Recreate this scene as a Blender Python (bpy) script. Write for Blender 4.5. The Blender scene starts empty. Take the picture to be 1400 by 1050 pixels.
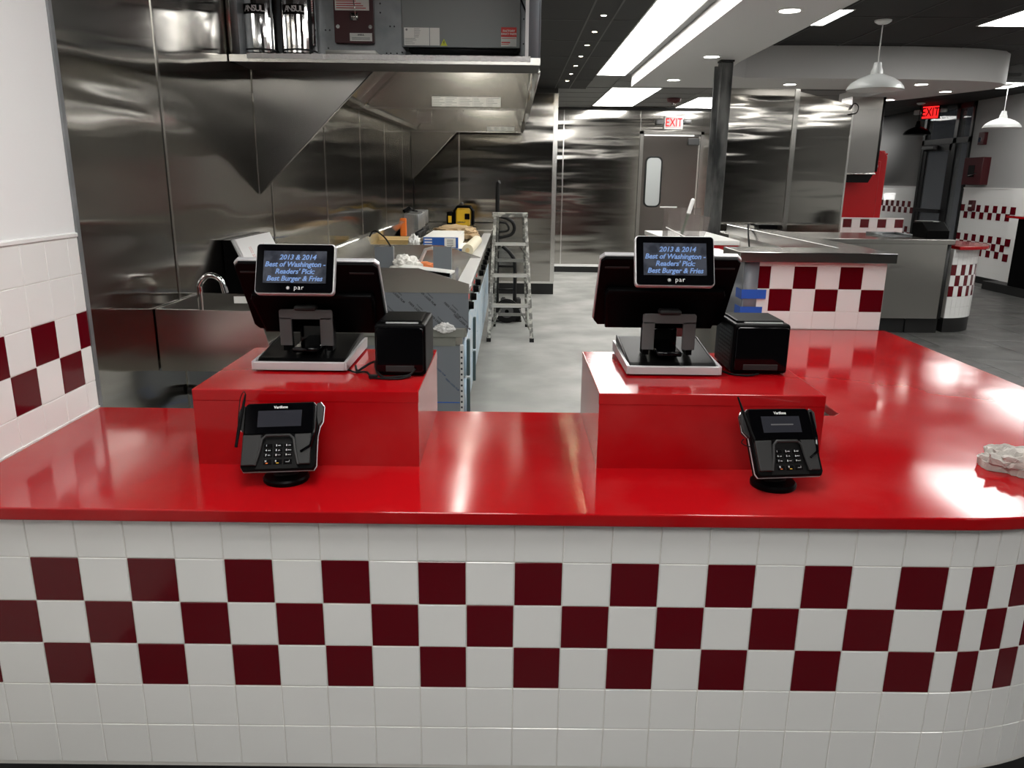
import bpy, bmesh, math, random
from mathutils import Matrix, Vector, noise
random.seed(7)
PI = math.pi
SC = bpy.context.scene
COL = SC.collection

# ------------------------------------------------------------------ camera
FPX = 1058.0
YAW, PITCH, ROLL = 0.002374, 0.258808, 0.012425
fw = Vector((math.sin(YAW)*math.cos(PITCH), math.cos(YAW)*math.cos(PITCH), -math.sin(PITCH)))
rt = Vector((math.cos(YAW), -math.sin(YAW), 0)); up = rt.cross(fw)
R_ = rt*math.cos(ROLL) + up*math.sin(ROLL); U_ = up*math.cos(ROLL) - rt*math.sin(ROLL)
cam = bpy.data.cameras.new('camera'); cam.sensor_width = 36; cam.lens = 36*FPX/1400
cam.clip_start = .05
co = bpy.data.objects.new('camera', cam); COL.objects.link(co)
m = Matrix((R_, U_, -fw)).transposed().to_4x4(); m.translation = Vector((1.0856, -1.5938, 1.50))
co.matrix_world = m; SC.camera = co

# ------------------------------------------------------------------ world and exposure
w = bpy.data.worlds.new('world'); SC.world = w; w.use_nodes = True
w.node_tree.nodes['Background'].inputs[0].default_value = (.02, .022, .03, 1)
w.node_tree.nodes['Background'].inputs[1].default_value = .3
SC.view_settings.view_transform = 'Standard'; SC.view_settings.look = 'None'
SC.view_settings.gamma = 1; SC.view_settings.use_curve_mapping = False
SC.view_settings.exposure = 0.75
TROFFER = 8.5      # radiance of the ceiling lights
SPOT = 14.0

# ------------------------------------------------------------------ materials
def _mat(name):
    mt = bpy.data.materials.new(name); mt.use_nodes = True
    return mt, mt.node_tree, mt.node_tree.nodes['Principled BSDF']
def mat(name, col, rough=.5, metal=0, spec=.5, coat=0, coatr=.05, bump=None, var=None, emit=None, trans=0, alpha=1, rvar=None):
    """bump=(scale,dist,(sx,sy,sz)); var=(col2,scale,lo,hi,(sx,sy,sz)); rvar=(scale,lo,hi)"""
    mt, nt, b = _mat(name)
    b.inputs['Base Color'].default_value = (*col, 1); b.inputs['Roughness'].default_value = rough
    b.inputs['Metallic'].default_value = metal; b.inputs['Specular IOR Level'].default_value = spec
    b.inputs['Coat Weight'].default_value = coat; b.inputs['Coat Roughness'].default_value = coatr
    b.inputs['Transmission Weight'].default_value = trans; b.inputs['Alpha'].default_value = alpha
    N = nt.nodes.new; L = nt.links.new
    def tex(scale, st=(1, 1, 1), detail=3):
        g = N('ShaderNodeNewGeometry'); mp = N('ShaderNodeMapping'); mp.inputs['Scale'].default_value = st
        L(g.outputs['Position'], mp.inputs['Vector']); n = N('ShaderNodeTexNoise')
        n.inputs['Scale'].default_value = scale; n.inputs['Detail'].default_value = detail
        L(mp.outputs[0], n.inputs['Vector']); return n
    if bump:
        n = tex(bump[0], bump[2] if len(bump) > 2 else (1, 1, 1)); bp = N('ShaderNodeBump'); bp.inputs['Distance'].default_value = bump[1]
        L(n.outputs['Fac'], bp.inputs['Height']); L(bp.outputs[0], b.inputs['Normal'])
    if var:
        n = tex(var[1], var[4] if len(var) > 4 else (1, 1, 1), 5); r = N('ShaderNodeMapRange')
        r.inputs['From Min'].default_value = var[2]; r.inputs['From Max'].default_value = var[3]
        mx = N('ShaderNodeMix'); mx.data_type = 'RGBA'
        mx.inputs[6].default_value = (*col, 1); mx.inputs[7].default_value = (*var[0], 1)
        L(n.outputs['Fac'], r.inputs[0]); L(r.outputs[0], mx.inputs[0]); L(mx.outputs[2], b.inputs['Base Color'])
    if rvar:
        n = tex(rvar[0], (1, 1, 1), 5); r = N('ShaderNodeMapRange')
        r.inputs['From Min'].default_value = .35; r.inputs['From Max'].default_value = .65
        r.inputs['To Min'].default_value = rvar[1]; r.inputs['To Max'].default_value = rvar[2]
        L(n.outputs['Fac'], r.inputs[0]); L(r.outputs[0], b.inputs['Roughness'])
    if emit:
        b.inputs['Emission Color'].default_value = (*emit[0], 1); b.inputs['Emission Strength'].default_value = emit[1]
    return mt
def steel(name, col=(.50, .49, .46), rough=.24, wave=.006, ws=1.5, aniso=.85, hz=(.5, .5, 1.6), dirt=True):
    mt, nt, b = _mat(name); N = nt.nodes.new; L = nt.links.new
    b.inputs['Base Color'].default_value = (*col, 1); b.inputs['Metallic'].default_value = 1
    b.inputs['Roughness'].default_value = rough; b.inputs['Anisotropic'].default_value = aniso
    t = N('ShaderNodeCombineXYZ'); t.inputs[0].default_value = 1; t.inputs[1].default_value = 1
    L(t.outputs[0], b.inputs['Tangent'])
    g = N('ShaderNodeNewGeometry'); mp = N('ShaderNodeMapping'); mp.inputs['Scale'].default_value = hz
    L(g.outputs['Position'], mp.inputs['Vector'])
    n = N('ShaderNodeTexNoise'); n.inputs['Scale'].default_value = ws; n.inputs['Detail'].default_value = 1.5
    L(mp.outputs[0], n.inputs['Vector'])
    bp = N('ShaderNodeBump'); bp.inputs['Distance'].default_value = wave
    L(n.outputs['Fac'], bp.inputs['Height']); L(bp.outputs[0], b.inputs['Normal'])
    if dirt:
        n2 = N('ShaderNodeTexNoise'); n2.inputs['Scale'].default_value = 3; n2.inputs['Detail'].default_value = 6
        L(g.outputs['Position'], n2.inputs['Vector'])
        r = N('ShaderNodeMapRange'); r.inputs['From Min'].default_value = .4; r.inputs['From Max'].default_value = .75
        r.inputs['To Min'].default_value = rough; r.inputs['To Max'].default_value = rough+.14
        L(n2.outputs['Fac'], r.inputs[0]); L(r.outputs[0], b.inputs['Roughness'])
    return mt

M = {}
M['red_quartz'] = mat('red_quartz', (.36, .0035, .006), .10, spec=.33, rvar=(4, .085, .14), var=((.40, .03, .03), 2.6, .5, .8))
M['red_quartz_front'] = M['red_quartz']
M['white_tile'] = mat('white_tile', (.84, .84, .825), .10, spec=.5)
M['red_tile'] = mat('red_tile', (.105, .0015, .006), .10, spec=.4)
M['grout'] = mat('grout', (.74, .72, .68), .8)
M['white_paint'] = mat('white_paint', (.86, .86, .86), .30, bump=(.9, .0012), spec=.4)
M['grey_paint'] = mat('grey_paint', (.36, .36, .355), .6)
M['soffit_paint'] = mat('soffit_paint', (.60, .59, .58), .55)
M['black_ceiling'] = mat('black_ceiling', (.010, .010, .0095), .75, bump=(90, .0006))
M['grid_black'] = mat('grid_black', (.03, .03, .028), .5)
M['grey_ceiling'] = mat('grey_ceiling', (.20, .20, .195), .8, bump=(60, .0006))
M['grid_grey'] = mat('grid_grey', (.15, .15, .15), .6)
M['steel_wall'] = steel('steel_wall', (.41, .395, .365), .12, .010, 2.0, .92, (.34, .34, 2.1), False)
M['steel_hood'] = steel('steel_hood', (.50, .485, .46), .24, .002, 2.0, .85, (.7, .7, 1.4), False)
M['hood_lit_steel'] = steel('hood_lit_steel', (.60, .58, .54), .20, .003, 2.0, .7, (.7, .7, 1.4), False)  # hood steel made paler; brightness inside the hoods is put into the colour
M['steel'] = steel('steel', (.44, .43, .405), .24, .0004, 4, .6, (1, 1, 1), False)
M['galvanised'] = mat('galvanised', (.23, .245, .255), .38, metal=.6, var=((.31, .32, .33), 9, .4, .65))
M['steel_bright'] = mat('steel_bright', (.78, .77, .74), .2, metal=1)
M['chrome'] = mat('chrome', (.85, .85, .85), .05, metal=1)
M['film_grey'] = mat('film_grey', (.19, .21, .235), .33, spec=.4, bump=(9, .0015))
M['film_white'] = mat('film_white', (.62, .62, .62), .3)
M['film_blue'] = mat('film_blue', (.42, .58, .72), .3, bump=(14, .01), var=((.62, .70, .76), 8, .4, .6))
M['film_crinkle'] = mat('film_crinkle', (.75, .75, .74), .2, bump=(60, .004), spec=.7)
M['black_plastic'] = mat('black_plastic', (.0020, .0020, .0022), .38, spec=.05)
M['black_gloss'] = mat('black_gloss', (.0015, .0015, .002), .07, spec=.28)
M['black_matte'] = mat('black_matte', (.004, .004, .004), .6, spec=.15)
M['rubber'] = mat('rubber', (.007, .007, .007), .55, spec=.25)
M['base_black'] = mat('base_black', (.014, .014, .014), .45, spec=.3)
M['silver_plastic'] = mat('silver_plastic', (.52, .52, .53), .35, metal=.3)
M['grey_plastic'] = mat('grey_plastic', (.085, .085, .085), .45)
M['dark_grey'] = mat('dark_grey', (.022, .022, .022), .45, spec=.3)
M['white_plastic'] = mat('white_plastic', (.80, .80, .78), .35)
M['paper'] = mat('paper', (.85, .84, .80), .7)
M['ink'] = mat('ink', (.03, .03, .035), .7)
M['ink_grey'] = mat('ink_grey', (.28, .28, .28), .7)
M['ink_red'] = mat('ink_red', (.55, .05, .06), .7)
M['label_red'] = mat('label_red', (.75, .04, .03), .5)
M['label_yellow'] = mat('label_yellow', (.62, .66, .03), .5)
M['fire_red'] = mat('fire_red', (.055, .003, .006), .35)
M['machine_red'] = mat('machine_red', (.45, .004, .008), .3, spec=.4)
M['film_red'] = mat('film_red', (.66, .02, .03), .2, bump=(40, .006))
M['dark_red'] = mat('dark_red', (.10, .012, .014), .4)
M['orange'] = mat('orange', (.90, .20, .02), .5)
M['orange_cloth'] = mat('orange_cloth', (.80, .26, .09), .8)
M['cardboard'] = mat('cardboard', (.72, .54, .26), .8)
M['kraft'] = mat('kraft', (.58, .42, .24), .8, bump=(18, .01))
M['cream'] = mat('cream', (.78, .72, .55), .7)
M['box_blue'] = mat('box_blue', (.02, .11, .45), .4)
M['yellow'] = mat('yellow', (.85, .52, .02), .4)
M['tape_blue'] = mat('tape_blue', (.015, .10, .50), .55, bump=(30, .0015))
M['green'] = mat('green', (.01, .09, .04), .4)
M['drywall'] = mat('drywall', (.66, .65, .62), .7)
M['sheet'] = mat('sheet', (.74, .74, .76), .5, bump=(7, .02))
M['cloth'] = mat('cloth', (.50, .475, .44), .9, bump=(220, .0015), var=((.36, .335, .31), 25, .45, .7))
M['concrete'] = mat('concrete', (.27, .275, .26), .5, spec=.3, var=((.40, .40, .385), 1.6, .40, .66), bump=(22, .0012), rvar=(3, .38, .6))
M['floor_tile'] = mat('floor_tile', (.055, .055, .053), .34, var=((.095, .095, .09), 2.2, .4, .7, (1, 2.5, 1)), rvar=(4, .28, .45))
M['floor_grout'] = mat('floor_grout', (.11, .11, .105), .8)
M['iron'] = mat('iron', (.030, .032, .032), .42, metal=.7, var=((.16, .16, .155), 7, .45, .7, (1, 1, .3)))
M['frame_black'] = mat('frame_black', (.006, .006, .006), .35)
M['ladder_alu'] = mat('ladder_alu', (.50, .50, .46), .42, metal=.7, var=((.17, .17, .16), 26, .40, .54))
M['ladder_bar'] = mat('ladder_bar', (.36, .36, .34), .4, metal=.5)
M['pendant_white'] = mat('pendant_white', (.76, .78, .77), .25)
M['brown_panel'] = mat('brown_panel', (.25, .13, .13), .3)
M['glass'] = mat('glass', (.30, .32, .33), .03, spec=.5, alpha=.35)
M['clear'] = mat('clear', (.20, .17, .16), .06, alpha=.38)
M['window_white'] = mat('window_white', (.30, .315, .31), .4)
M['night'] = mat('night', (.01, .01, .012), .9)
def emis(n, c, s): return mat(n, c, .5, emit=(c, s))
M['troffer'] = emis('troffer', (1, .985, .95), TROFFER)
M['lamp'] = emis('lamp', (1, .97, .90), SPOT)
M['spot_lamp'] = emis('spot_lamp', (1, .80, .50), 90)
M['hood_lamp'] = emis('hood_lamp', (1, .97, .88), 10)
M['exit_red'] = mat('exit_red', (.50, .0, .004), .6, spec=.1, emit=((1, .0, .01), .10))
M['exit_face'] = mat('exit_face', (.24, .22, .215), .5, emit=((1, .92, .9), .08))
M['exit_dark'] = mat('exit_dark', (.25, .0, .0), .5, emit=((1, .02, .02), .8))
M['screen'] = mat('screen', (.02, .022, .03), .12, var=((.05, .055, .07), 30, .4, .6), emit=((.10, .11, .14), .04))
M['screen_text'] = mat('screen_text', (.03, .06, .12), .4, emit=((.16, .27, .55), .55))
M['screen_dim'] = mat('screen_dim', (.02, .02, .024), .12, emit=((.10, .11, .16), .03))
M['silver_ink'] = mat('silver_ink', (.75, .75, .75), .4)
M['lcd_line'] = mat('lcd_line', (.10, .10, .10), .4)

# ------------------------------------------------------------------ geometry helpers
I4 = Matrix.Identity(4)
def T(x, y, z): return Matrix.Translation((x, y, z))
def RX(a): return Matrix.Rotation(a, 4, 'X')
def RY(a): return Matrix.Rotation(a, 4, 'Y')
def RZ(a): return Matrix.Rotation(a, 4, 'Z')
class G:
    def __init__(s, mtx=I4): s.bm = bmesh.new(); s.m = mtx
    def _add(s, t, mt=None):
        me = bpy.data.meshes.new('tmp'); t.to_mesh(me); t.free()
        me.transform(s.m @ mt if mt is not None else s.m); s.bm.from_mesh(me); bpy.data.meshes.remove(me); return s
    def _bev(s, t, b, seg):
        if b: bmesh.ops.bevel(t, geom=list(t.edges), offset=b, segments=seg, affect='EDGES', profile=.5, clamp_overlap=True)
    def box(s, x0, x1, y0, y1, z0, z1, bev=0, seg=1, mt=None):
        t = bmesh.new()
        bmesh.ops.create_cube(t, size=1, matrix=T((x0+x1)/2, (y0+y1)/2, (z0+z1)/2) @ Matrix.Diagonal((abs(x1-x0), abs(y1-y0), abs(z1-z0), 1)))
        s._bev(t, bev, seg); return s._add(t, mt)
    def cyl(s, p0, p1, r, r2=None, n=16, mt=None, bev=0):
        p0, p1 = Vector(p0), Vector(p1); d = p1-p0; t = bmesh.new()
        q = d.to_track_quat('Z', 'Y').to_matrix().to_4x4(); q.translation = (p0+p1)/2
        bmesh.ops.create_cone(t, cap_ends=True, segments=n, radius1=r, radius2=r if r2 is None else r2, depth=d.length, matrix=q)
        if bev: bmesh.ops.bevel(t, geom=[e for e in t.edges if len(e.link_faces) == 2 and max(len(f.verts) for f in e.link_faces) > 4], offset=bev, segments=2, affect='EDGES')
        return s._add(t, mt)
    def sph(s, c, r, sc=(1, 1, 1), n=12, mt=None):
        t = bmesh.new(); bmesh.ops.create_uvsphere(t, u_segments=n*2, v_segments=n, radius=r, matrix=T(*c) @ Matrix.Diagonal((*sc, 1)))
        return s._add(t, mt)
    def lathe(s, prof, c=(0, 0, 0), n=28, mt=None):
        t = bmesh.new(); rings = []
        for r, z in prof:
            rings.append([t.verts.new((c[0]+r*math.cos(2*PI*k/n), c[1]+r*math.sin(2*PI*k/n), c[2]+z)) for k in range(n)])
        for a, b in zip(rings, rings[1:]):
            for k in range(n): t.faces.new((a[k], a[(k+1) % n], b[(k+1) % n], b[k]))
        if prof[0][0] > 1e-5: t.faces.new(rings[0][::-1])
        if prof[-1][0] > 1e-5: t.faces.new(rings[-1])
        bmesh.ops.remove_doubles(t, verts=t.verts, dist=1e-6); bmesh.ops.recalc_face_normals(t, faces=t.faces)
        return s._add(t, mt)
    def prism(s, pts, lo, hi, axis='z', bev=0, seg=2, mt=None):
        """pts in (x,y) for z, (y,z) for x, (x,z) for y"""
        t = bmesh.new()
        f = {'z': lambda a, b, h: (a, b, h), 'x': lambda a, b, h: (h, a, b), 'y': lambda a, b, h: (a, h, b)}[axis]
        A = [t.verts.new(f(a, b, lo)) for a, b in pts]; B = [t.verts.new(f(a, b, hi)) for a, b in pts]
        n = len(pts); t.faces.new(A); t.faces.new(B[::-1])
        for k in range(n): t.faces.new((A[k], A[(k+1) % n], B[(k+1) % n], B[k]))
        bmesh.ops.recalc_face_normals(t, faces=t.faces)
        if bev:
            es = [e for e in t.edges if any(len(fc.verts) == n and n != 4 for fc in e.link_faces)] if n > 4 else list(t.edges)
            bmesh.ops.bevel(t, geom=es, offset=bev, segments=seg, affect='EDGES', profile=.5)
        return s._add(t, mt)
    def tube(s, pts, r, n=8, mt=None, close=False):
        t = bmesh.new(); P = [Vector(p) for p in pts]; rings = []
        prev = None
        for i, p in enumerate(P):
            a = P[(i-1) % len(P)] if (i or close) else p; b = P[(i+1) % len(P)] if (i < len(P)-1 or close) else p
            d = (b-a).normalized()
            if prev is None:
                u = d.orthogonal().normalized()
            else:
                u = (prev - d*prev.dot(d)).normalized()
            prev = u; v = d.cross(u)
            rr = r[i] if isinstance(r, (list, tuple)) else r
            rings.append([t.verts.new(p+u*rr*math.cos(2*PI*k/n)+v*rr*math.sin(2*PI*k/n)) for k in range(n)])
        R = rings+([rings[0]] if close else [])
        for a, b in zip(R, R[1:]):
            for k in range(n): t.faces.new((a[k], a[(k+1) % n], b[(k+1) % n], b[k]))
        if not close: t.faces.new(rings[0][::-1]); t.faces.new(rings[-1])
        bmesh.ops.recalc_face_normals(t, faces=t.faces)
        return s._add(t, mt)
    def grid(s, fn, nu, nv, thick=0, mt=None):
        t = bmesh.new(); V = [[t.verts.new(fn(i/nu, j/nv)) for j in range(nv+1)] for i in range(nu+1)]
        for i in range(nu):
            for j in range(nv): t.faces.new((V[i][j], V[i+1][j], V[i+1][j+1], V[i][j+1]))
        if thick:
            bmesh.ops.recalc_face_normals(t, faces=t.faces); bmesh.ops.solidify(t, geom=list(t.faces), thickness=thick)
        return s._add(t, mt)
    def text(s, txt, size, mt, bold=0, shear=0, ext=.0003, space=1.0, align='CENTER'):
        """mt maps the text plane (x right, y up, z out) into this frame"""
        cu = bpy.data.curves.new('tmp', 'FONT'); cu.body = txt; cu.size = size; cu.align_x = align; cu.align_y = 'CENTER'
        cu.offset = bold; cu.shear = shear; cu.extrude = ext; cu.resolution_u = 2; cu.space_character = space; cu.space_line = space
        o = bpy.data.objects.new('tmp', cu); COL.objects.link(o)
        dg = bpy.context.evaluated_depsgraph_get(); dg.update()
        me = bpy.data.meshes.new_from_object(o.evaluated_get(dg)); me.transform(s.m @ mt); s.bm.from_mesh(me)
        bpy.data.objects.remove(o); bpy.data.curves.remove(cu); bpy.data.meshes.remove(me); return s
def rrect(x0, x1, y0, y1, r, n=5):
    P = []
    for cx, cy, a0 in ((x1-r, y1-r, 0), (x0+r, y1-r, 90), (x0+r, y0+r, 180), (x1-r, y0+r, 270)):
        for k in range(n+1):
            a = math.radians(a0+90*k/n); P.append((cx+r*math.cos(a), cy+r*math.sin(a)))
    return P
FACE = RX(PI/2)        # text plane facing -y (towards the customer)

WM = {}
def tag(o, label=None, cat=None, group=None, kind=None):
    if label: o['label'] = label
    if cat: o['category'] = cat
    if group: o['group'] = group
    if kind: o['kind'] = kind
    return o
def thing(name, label, cat, loc=(0, 0, 0), rotz=0, group=None, kind=None):
    o = bpy.data.objects.new(name, None); COL.objects.link(o); o.empty_display_size = .05
    o.location = loc; o.rotation_euler = (0, 0, rotz); WM[o.name] = T(*loc) @ RZ(rotz)
    return tag(o, label, cat, group, kind)
def obj(name, g, mt, parent=None, world=True, kind=None, label=None, smooth=True):
    me = bpy.data.meshes.new(name); g.bm.to_mesh(me); g.bm.free()
    if smooth and len(me.polygons):
        ar = sorted(p.area for p in me.polygons); md = ar[len(ar)//2]*6
        me.set_sharp_from_angle(angle=math.radians(35))
        me.polygons.foreach_set('use_smooth', [len(p.vertices) <= 4 and p.area <= md for p in me.polygons])
    me.materials.append(M[mt] if isinstance(mt, str) else mt)
    o = bpy.data.objects.new(name, me); COL.objects.link(o)
    if parent is not None:
        o.parent = parent
        if world:
            p = parent; mw = WM.get(p.name)
            if mw is not None: me.transform(mw.inverted()); WM[o.name] = mw
    if kind: o['kind'] = kind
    if label: o['label'] = label
    return o
def struct(name, g=None, mt=None, loc=(0, 0, 0)):
    if g is None:
        o = bpy.data.objects.new(name, None); COL.objects.link(o)
    else: o = obj(name, g, mt)
    o['kind'] = 'structure'; return o
_shared = {}
def piece(name, key, make, mt, parent, loc, rot=(0, 0, 0)):
    """alike pieces share one mesh; loc/rot in world, parent's own transform removed"""
    if key not in _shared:
        g = make(); me = bpy.data.meshes.new(name); g.bm.to_mesh(me); g.bm.free(); me.materials.append(M[mt]); _shared[key] = me
    o = bpy.data.objects.new(name, _shared[key]); COL.objects.link(o)
    mw = WM.get(parent.name, I4)
    from mathutils import Euler
    o.parent = parent; o.matrix_basis = mw.inverted() @ T(*loc) @ Euler(rot).to_matrix().to_4x4()
    return o
def tile(parent, name, c, w, h, mt, nrm='-y', th=.008, gap=.0020, rot=None, bev=.0012):
    key = (name, mt, round(w, 4), round(h, 4), th)
    mk = lambda: G().box(-w/2+gap/2, w/2-gap/2, 0, th, -h/2+gap/2, h/2-gap/2, bev=bev)
    rz = {'-y': 0, '+x': PI/2, '-x': -PI/2, '+y': PI}[nrm] if rot is None else rot
    j = (random.random()-.5)*.0012
    return piece(name, key, mk, mt, parent, c, ((random.random()-.5)*.004, 0, rz+(random.random()-.5)*.004))

TT = .11
ZT = .793            # counter top
ZK, ZD, ZS = 2.62, 2.80, 2.50   # kitchen ceiling, dining ceiling, soffit underside
XW = -.205           # left wall plane
XR = 8.5             # right wall plane

# ================================================================== STRUCTURE
# floors
fl = struct('floor', G().box(XW-.1, 3.4, .74, 11.6, -.05, 0), 'concrete')
fd = struct('floor'); 
obj('grout_bed', G().box(3.4, XR+.1, -6, 17, -.06, -.003), 'floor_grout', fd)
obj('grout_bed', G().box(XW-.1, 3.4, -6, .74, -.06, -.003), 'floor_grout', fd)
S = .6
def fmk(): return G().box(-.298, .298, -.298, .298, -.02, 0, bev=.002)
for i in range(int((XR-3.4)/S)+1):
    for j in range(26):
        x = 3.4+S*(i+.5); y = .0+S*(j+.5)+(.3 if i % 2 else 0)
        if x > XR-.25 or y > 13.5: continue
        piece('floor_tile', 'ft', fmk, 'floor_tile', fd, (x, y, 0))
g = G()
for i in range(6):
    for j in range(10):
        x = -.2+S*(i+.5); y = -.03-S*(j+.5); g.box(x-.298, x+.298, y-.298, y+.298, -.02, 0)
for i in range(9):
    for j in range(10):
        x = 3.4+S*(i+.5)
        if x+.3 > XR: continue
        y = -S*(j+.5); g.box(x-.298, x+.298, y-.298, y+.298, -.02, 0)
obj('floor_tiles', g, 'floor_tile', fd, kind='stuff')

# left wall: painted upper part, tile wainscot, cap
wl = struct('wall_left')
obj('plaster', G().box(XW-.15, XW-.012, -6, .738, 0, 2.9), 'white_paint', wl)
obj('upper_panel', G().box(XW-.012, XW-.004, -6, .738, 1.33, 2.9), 'white_paint', wl)
obj('tile_cap', G().box(XW-.012, XW+.004, -6, .738, 1.318, 1.332, bev=.003), 'white_tile', wl)
obj('grout', G().box(XW-.012, XW-.0022, -3, .738, 0, 1.318), 'grout', wl)
ys = [.738-.057]+[.738-.057-.1125*k for k in range(1, 8)]
zs = [(.793, .88), (.88, .988), (.988, 1.098), (1.098, 1.211), (1.211, 1.318)]
edges = [.738]+[.681-.1125*k for k in range(12)]
for r, (z0, z1) in enumerate(zs):
    for k in range(11):
        y1, y0 = edges[k], edges[k+1]
        if r == 0 and y0 < -.1 and False: continue
        red = (r == 2 and k % 2 == 0) or (r == 1 and k % 2 == 1)
        tile(wl, 'wall_tile', (XW, (y0+y1)/2, (z0+z1)/2), y1-y0, z1-z0, 'red_tile' if red else 'white_tile', '+x')
# caulk line where the tile meets the counter
obj('caulk', G().box(XW, XW+.004, -.03, .737, ZT, ZT+.005), 'white_plastic', wl)

# steel-clad kitchen wall on the left
wk = struct('wall_left')
obj('backing', G().box(XW-.15, XW-.012, .76, 11.6, 0, 2.7), 'dark_grey', wk)
seams = [.745, 1.41, 2.69, 3.95, 5.25, 6.55, 7.85, 8.85]
for a, b in zip(seams, seams[1:]):
    obj('steel_panel', G().box(XW-.012, XW-.002, a+.004, b-.004, .10, 2.62), 'steel_wall', wk)
    if a > 1: obj('seam_strip', G().box(XW-.003, XW+.001, a-.009, a+.009, .10, 2.62), 'steel_bright' if a > 3 else 'steel', wk)
obj('corner_trim', G().box(XW-.02, XW+.003, .738, .756, .0, 2.62), 'galvanised', wk)
obj('base', G().box(XW-.012, XW+.002, .745, 8.85, 0, .10), 'base_black', wk)

# jog wall at the back left and far back wall
wb = struct('wall_back')
obj('backing', G().box(XW, 1.63, 8.86, 9.0, 0, 2.62), 'dark_grey', wb)
for a, b in ((XW, .39), (.39, 1.63)):
    obj('steel_panel', G().box(a+.004, b-.004, 8.845, 8.86, .17, 2.60), 'steel_wall', wb)
obj('seam_strip', G().box(.38, .40, 8.838, 8.846, .17, 2.60), 'steel_bright', wb)
obj('corner_trim', G().box(1.60, 1.655, 8.83, 9.0, .17, 2.56), 'steel_bright', wb)
obj('base', G().box(XW, 1.65, 8.84, 8.86, 0, .145), 'base_black', wb)
obj('bottom_trim', G().box(XW, 1.65, 8.835, 8.85, .145, .175), 'steel_bright', wb)
obj('top_trim', G().box(XW, 1.65, 8.83, 8.86, 2.56, 2.62), 'grid_black', wb)
obj('return', G().box(1.62, 1.64, 8.86, 11.48, .0, 2.62), 'steel_wall', wb)
wb2 = struct('wall_back')
obj('backing', G().box(1.6, 5.2, 11.51, 11.65, 0, 2.9), 'grey_paint', wb2)
for a, b in ((1.65, 1.90), (1.90, 3.13), (4.13, 5.2)):
    obj('steel_panel', G().box(a+.003, b-.003, 11.48, 11.51, .107, 2.58), 'steel_wall', wb2)
obj('steel_panel', G().box(3.13, 4.13, 11.48, 11.51, 2.27, 2.58), 'steel_wall', wb2)
for x in (1.90, 3.13): obj('seam_strip', G().box(x-.008, x+.008, 11.472, 11.482, .107 if x < 3 else 2.27, 2.58), 'steel_bright', wb2)
obj('bottom_trim', G().box(1.65, 3.13, 11.465, 11.48, .095, .135), 'white_tile', wb2)
obj('base', G().box(1.65, 3.13, 11.47, 11.49, 0, .095), 'base_black', wb2)
obj('top_trim', G().box(1.65, 5.2, 11.46, 11.5, 2.58, 2.62), 'grid_black', wb2)
# back door
dr = struct('door_1')
obj('door_frame', G().box(3.13, 3.187, 11.45, 11.51, 0, 2.27).box(4.105, 4.155, 11.45, 11.51, 0, 2.27).box(3.13, 4.155, 11.45, 11.51, 2.225, 2.27), 'steel', dr)
lf = obj('door_leaf', G().box(3.19, 4.10, 11.47, 11.50, .01, 2.20), steel('door_steel', (.22, .20, .19), .2, .003, 1.3, .85, (.6, .6, 1.7), False), dr)
obj('vision_frame', G().prism(rrect(3.235, 3.515, 1.08, 1.885, .09), 11.455, 11.472, 'y'), 'rubber', lf)
obj('vision_pane', G().prism(rrect(3.26, 3.49, 1.105, 1.86, .07), 11.45, 11.457, 'y'), 'window_white', lf)
obj('door_closer', G().box(3.90, 4.08, 11.41, 11.47, 2.06, 2.17, bev=.01), 'dark_grey', lf)
obj('hinge_edge', G().box(4.075, 4.10, 11.462, 11.472, .2, 2.2), 'steel_bright', lf)
obj('weather_strip', G().box(3.2, 4.0, 11.462, 11.475, 2.20, 2.222), 'white_plastic', dr)

# thin steel partition behind the service side
wp = struct('wall_right')
for a, b in ((3.62, 4.40), ):
    obj('steel_panel', G().box(a, b-.004, 8.0, 8.02, .10, 2.56), 'steel_wall', wp)
ang = math.atan2(.15, .66)
obj('steel_panel', G().prism([(4.405, .10), (5.06, .10), (5.06, 2.385), (4.405, 2.53)], 8.0, 8.02, 'y'), 'steel_wall', wp)
obj('seam_strip', G().box(4.37, 4.425, 7.985, 8.0, .10, 2.56), 'steel', wp)
obj('corner_post', G().box(5.058, 5.078, 7.995, 8.025, .1, 2.385), 'steel_bright', wp)
obj('stud_wall', G().box(3.63, 5.05, 8.02, 8.10, 0, 2.38), 'drywall', wp)

# right wall with wainscot
wr = struct('wall_right')
Y0, Y1 = 11.5, 13.03
obj('paint', G().box(XR, XR+.12, -6, Y0, 1.45, ZD).box(XR, XR+.12, Y1, 17, 1.45, ZD), 'grey_paint', wr)
obj('wainscot', G().box(XR-.012, XR+.12, -6, Y0, .10, 1.45).box(XR-.012, XR+.12, Y1, 17, .10, 1.45), 'white_tile', wr)
obj('wainscot_cap', G().box(XR-.02, XR, 4, Y0, 1.44, 1.46).box(XR-.02, XR, Y1, 17, 1.44, 1.46), 'white_plastic', wr)
obj('base', G().box(XR-.03, XR, -6, Y0, 0, .10).box(XR-.03, XR, Y1, 17, 0, .10), 'base_black', wr)
g = G()
for (ya, yb) in ((4.2, Y0), (Y1+.02, 16.8)):
    n = int((yb-ya)/TT)
    for k in range(n):
        y = yb-TT*(k+1)
        for r, z in enumerate((1.084, .974, .627, .517, .407)):
            if ((r if r < 2 else r-2)+k) % 2 == 0:
                g.box(XR-.018, XR-.010, y+.003, y+TT-.003, z+.002, z+TT-.002)
obj('red_tile_checks', g, 'red_tile', wr, kind='stuff')
g = G()
for (ya, yb) in ((8, Y0), (Y1, 16.8)):
    for z in (.19, .30, .407, .517, .627, .737, .847, .974, 1.084, 1.194, 1.304):
        g.box(XR-.0125, XR-.0115, ya, yb, z-.0015, z+.0015)
obj('grout_lines', g, 'grout', wr, kind='stuff')
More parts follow.
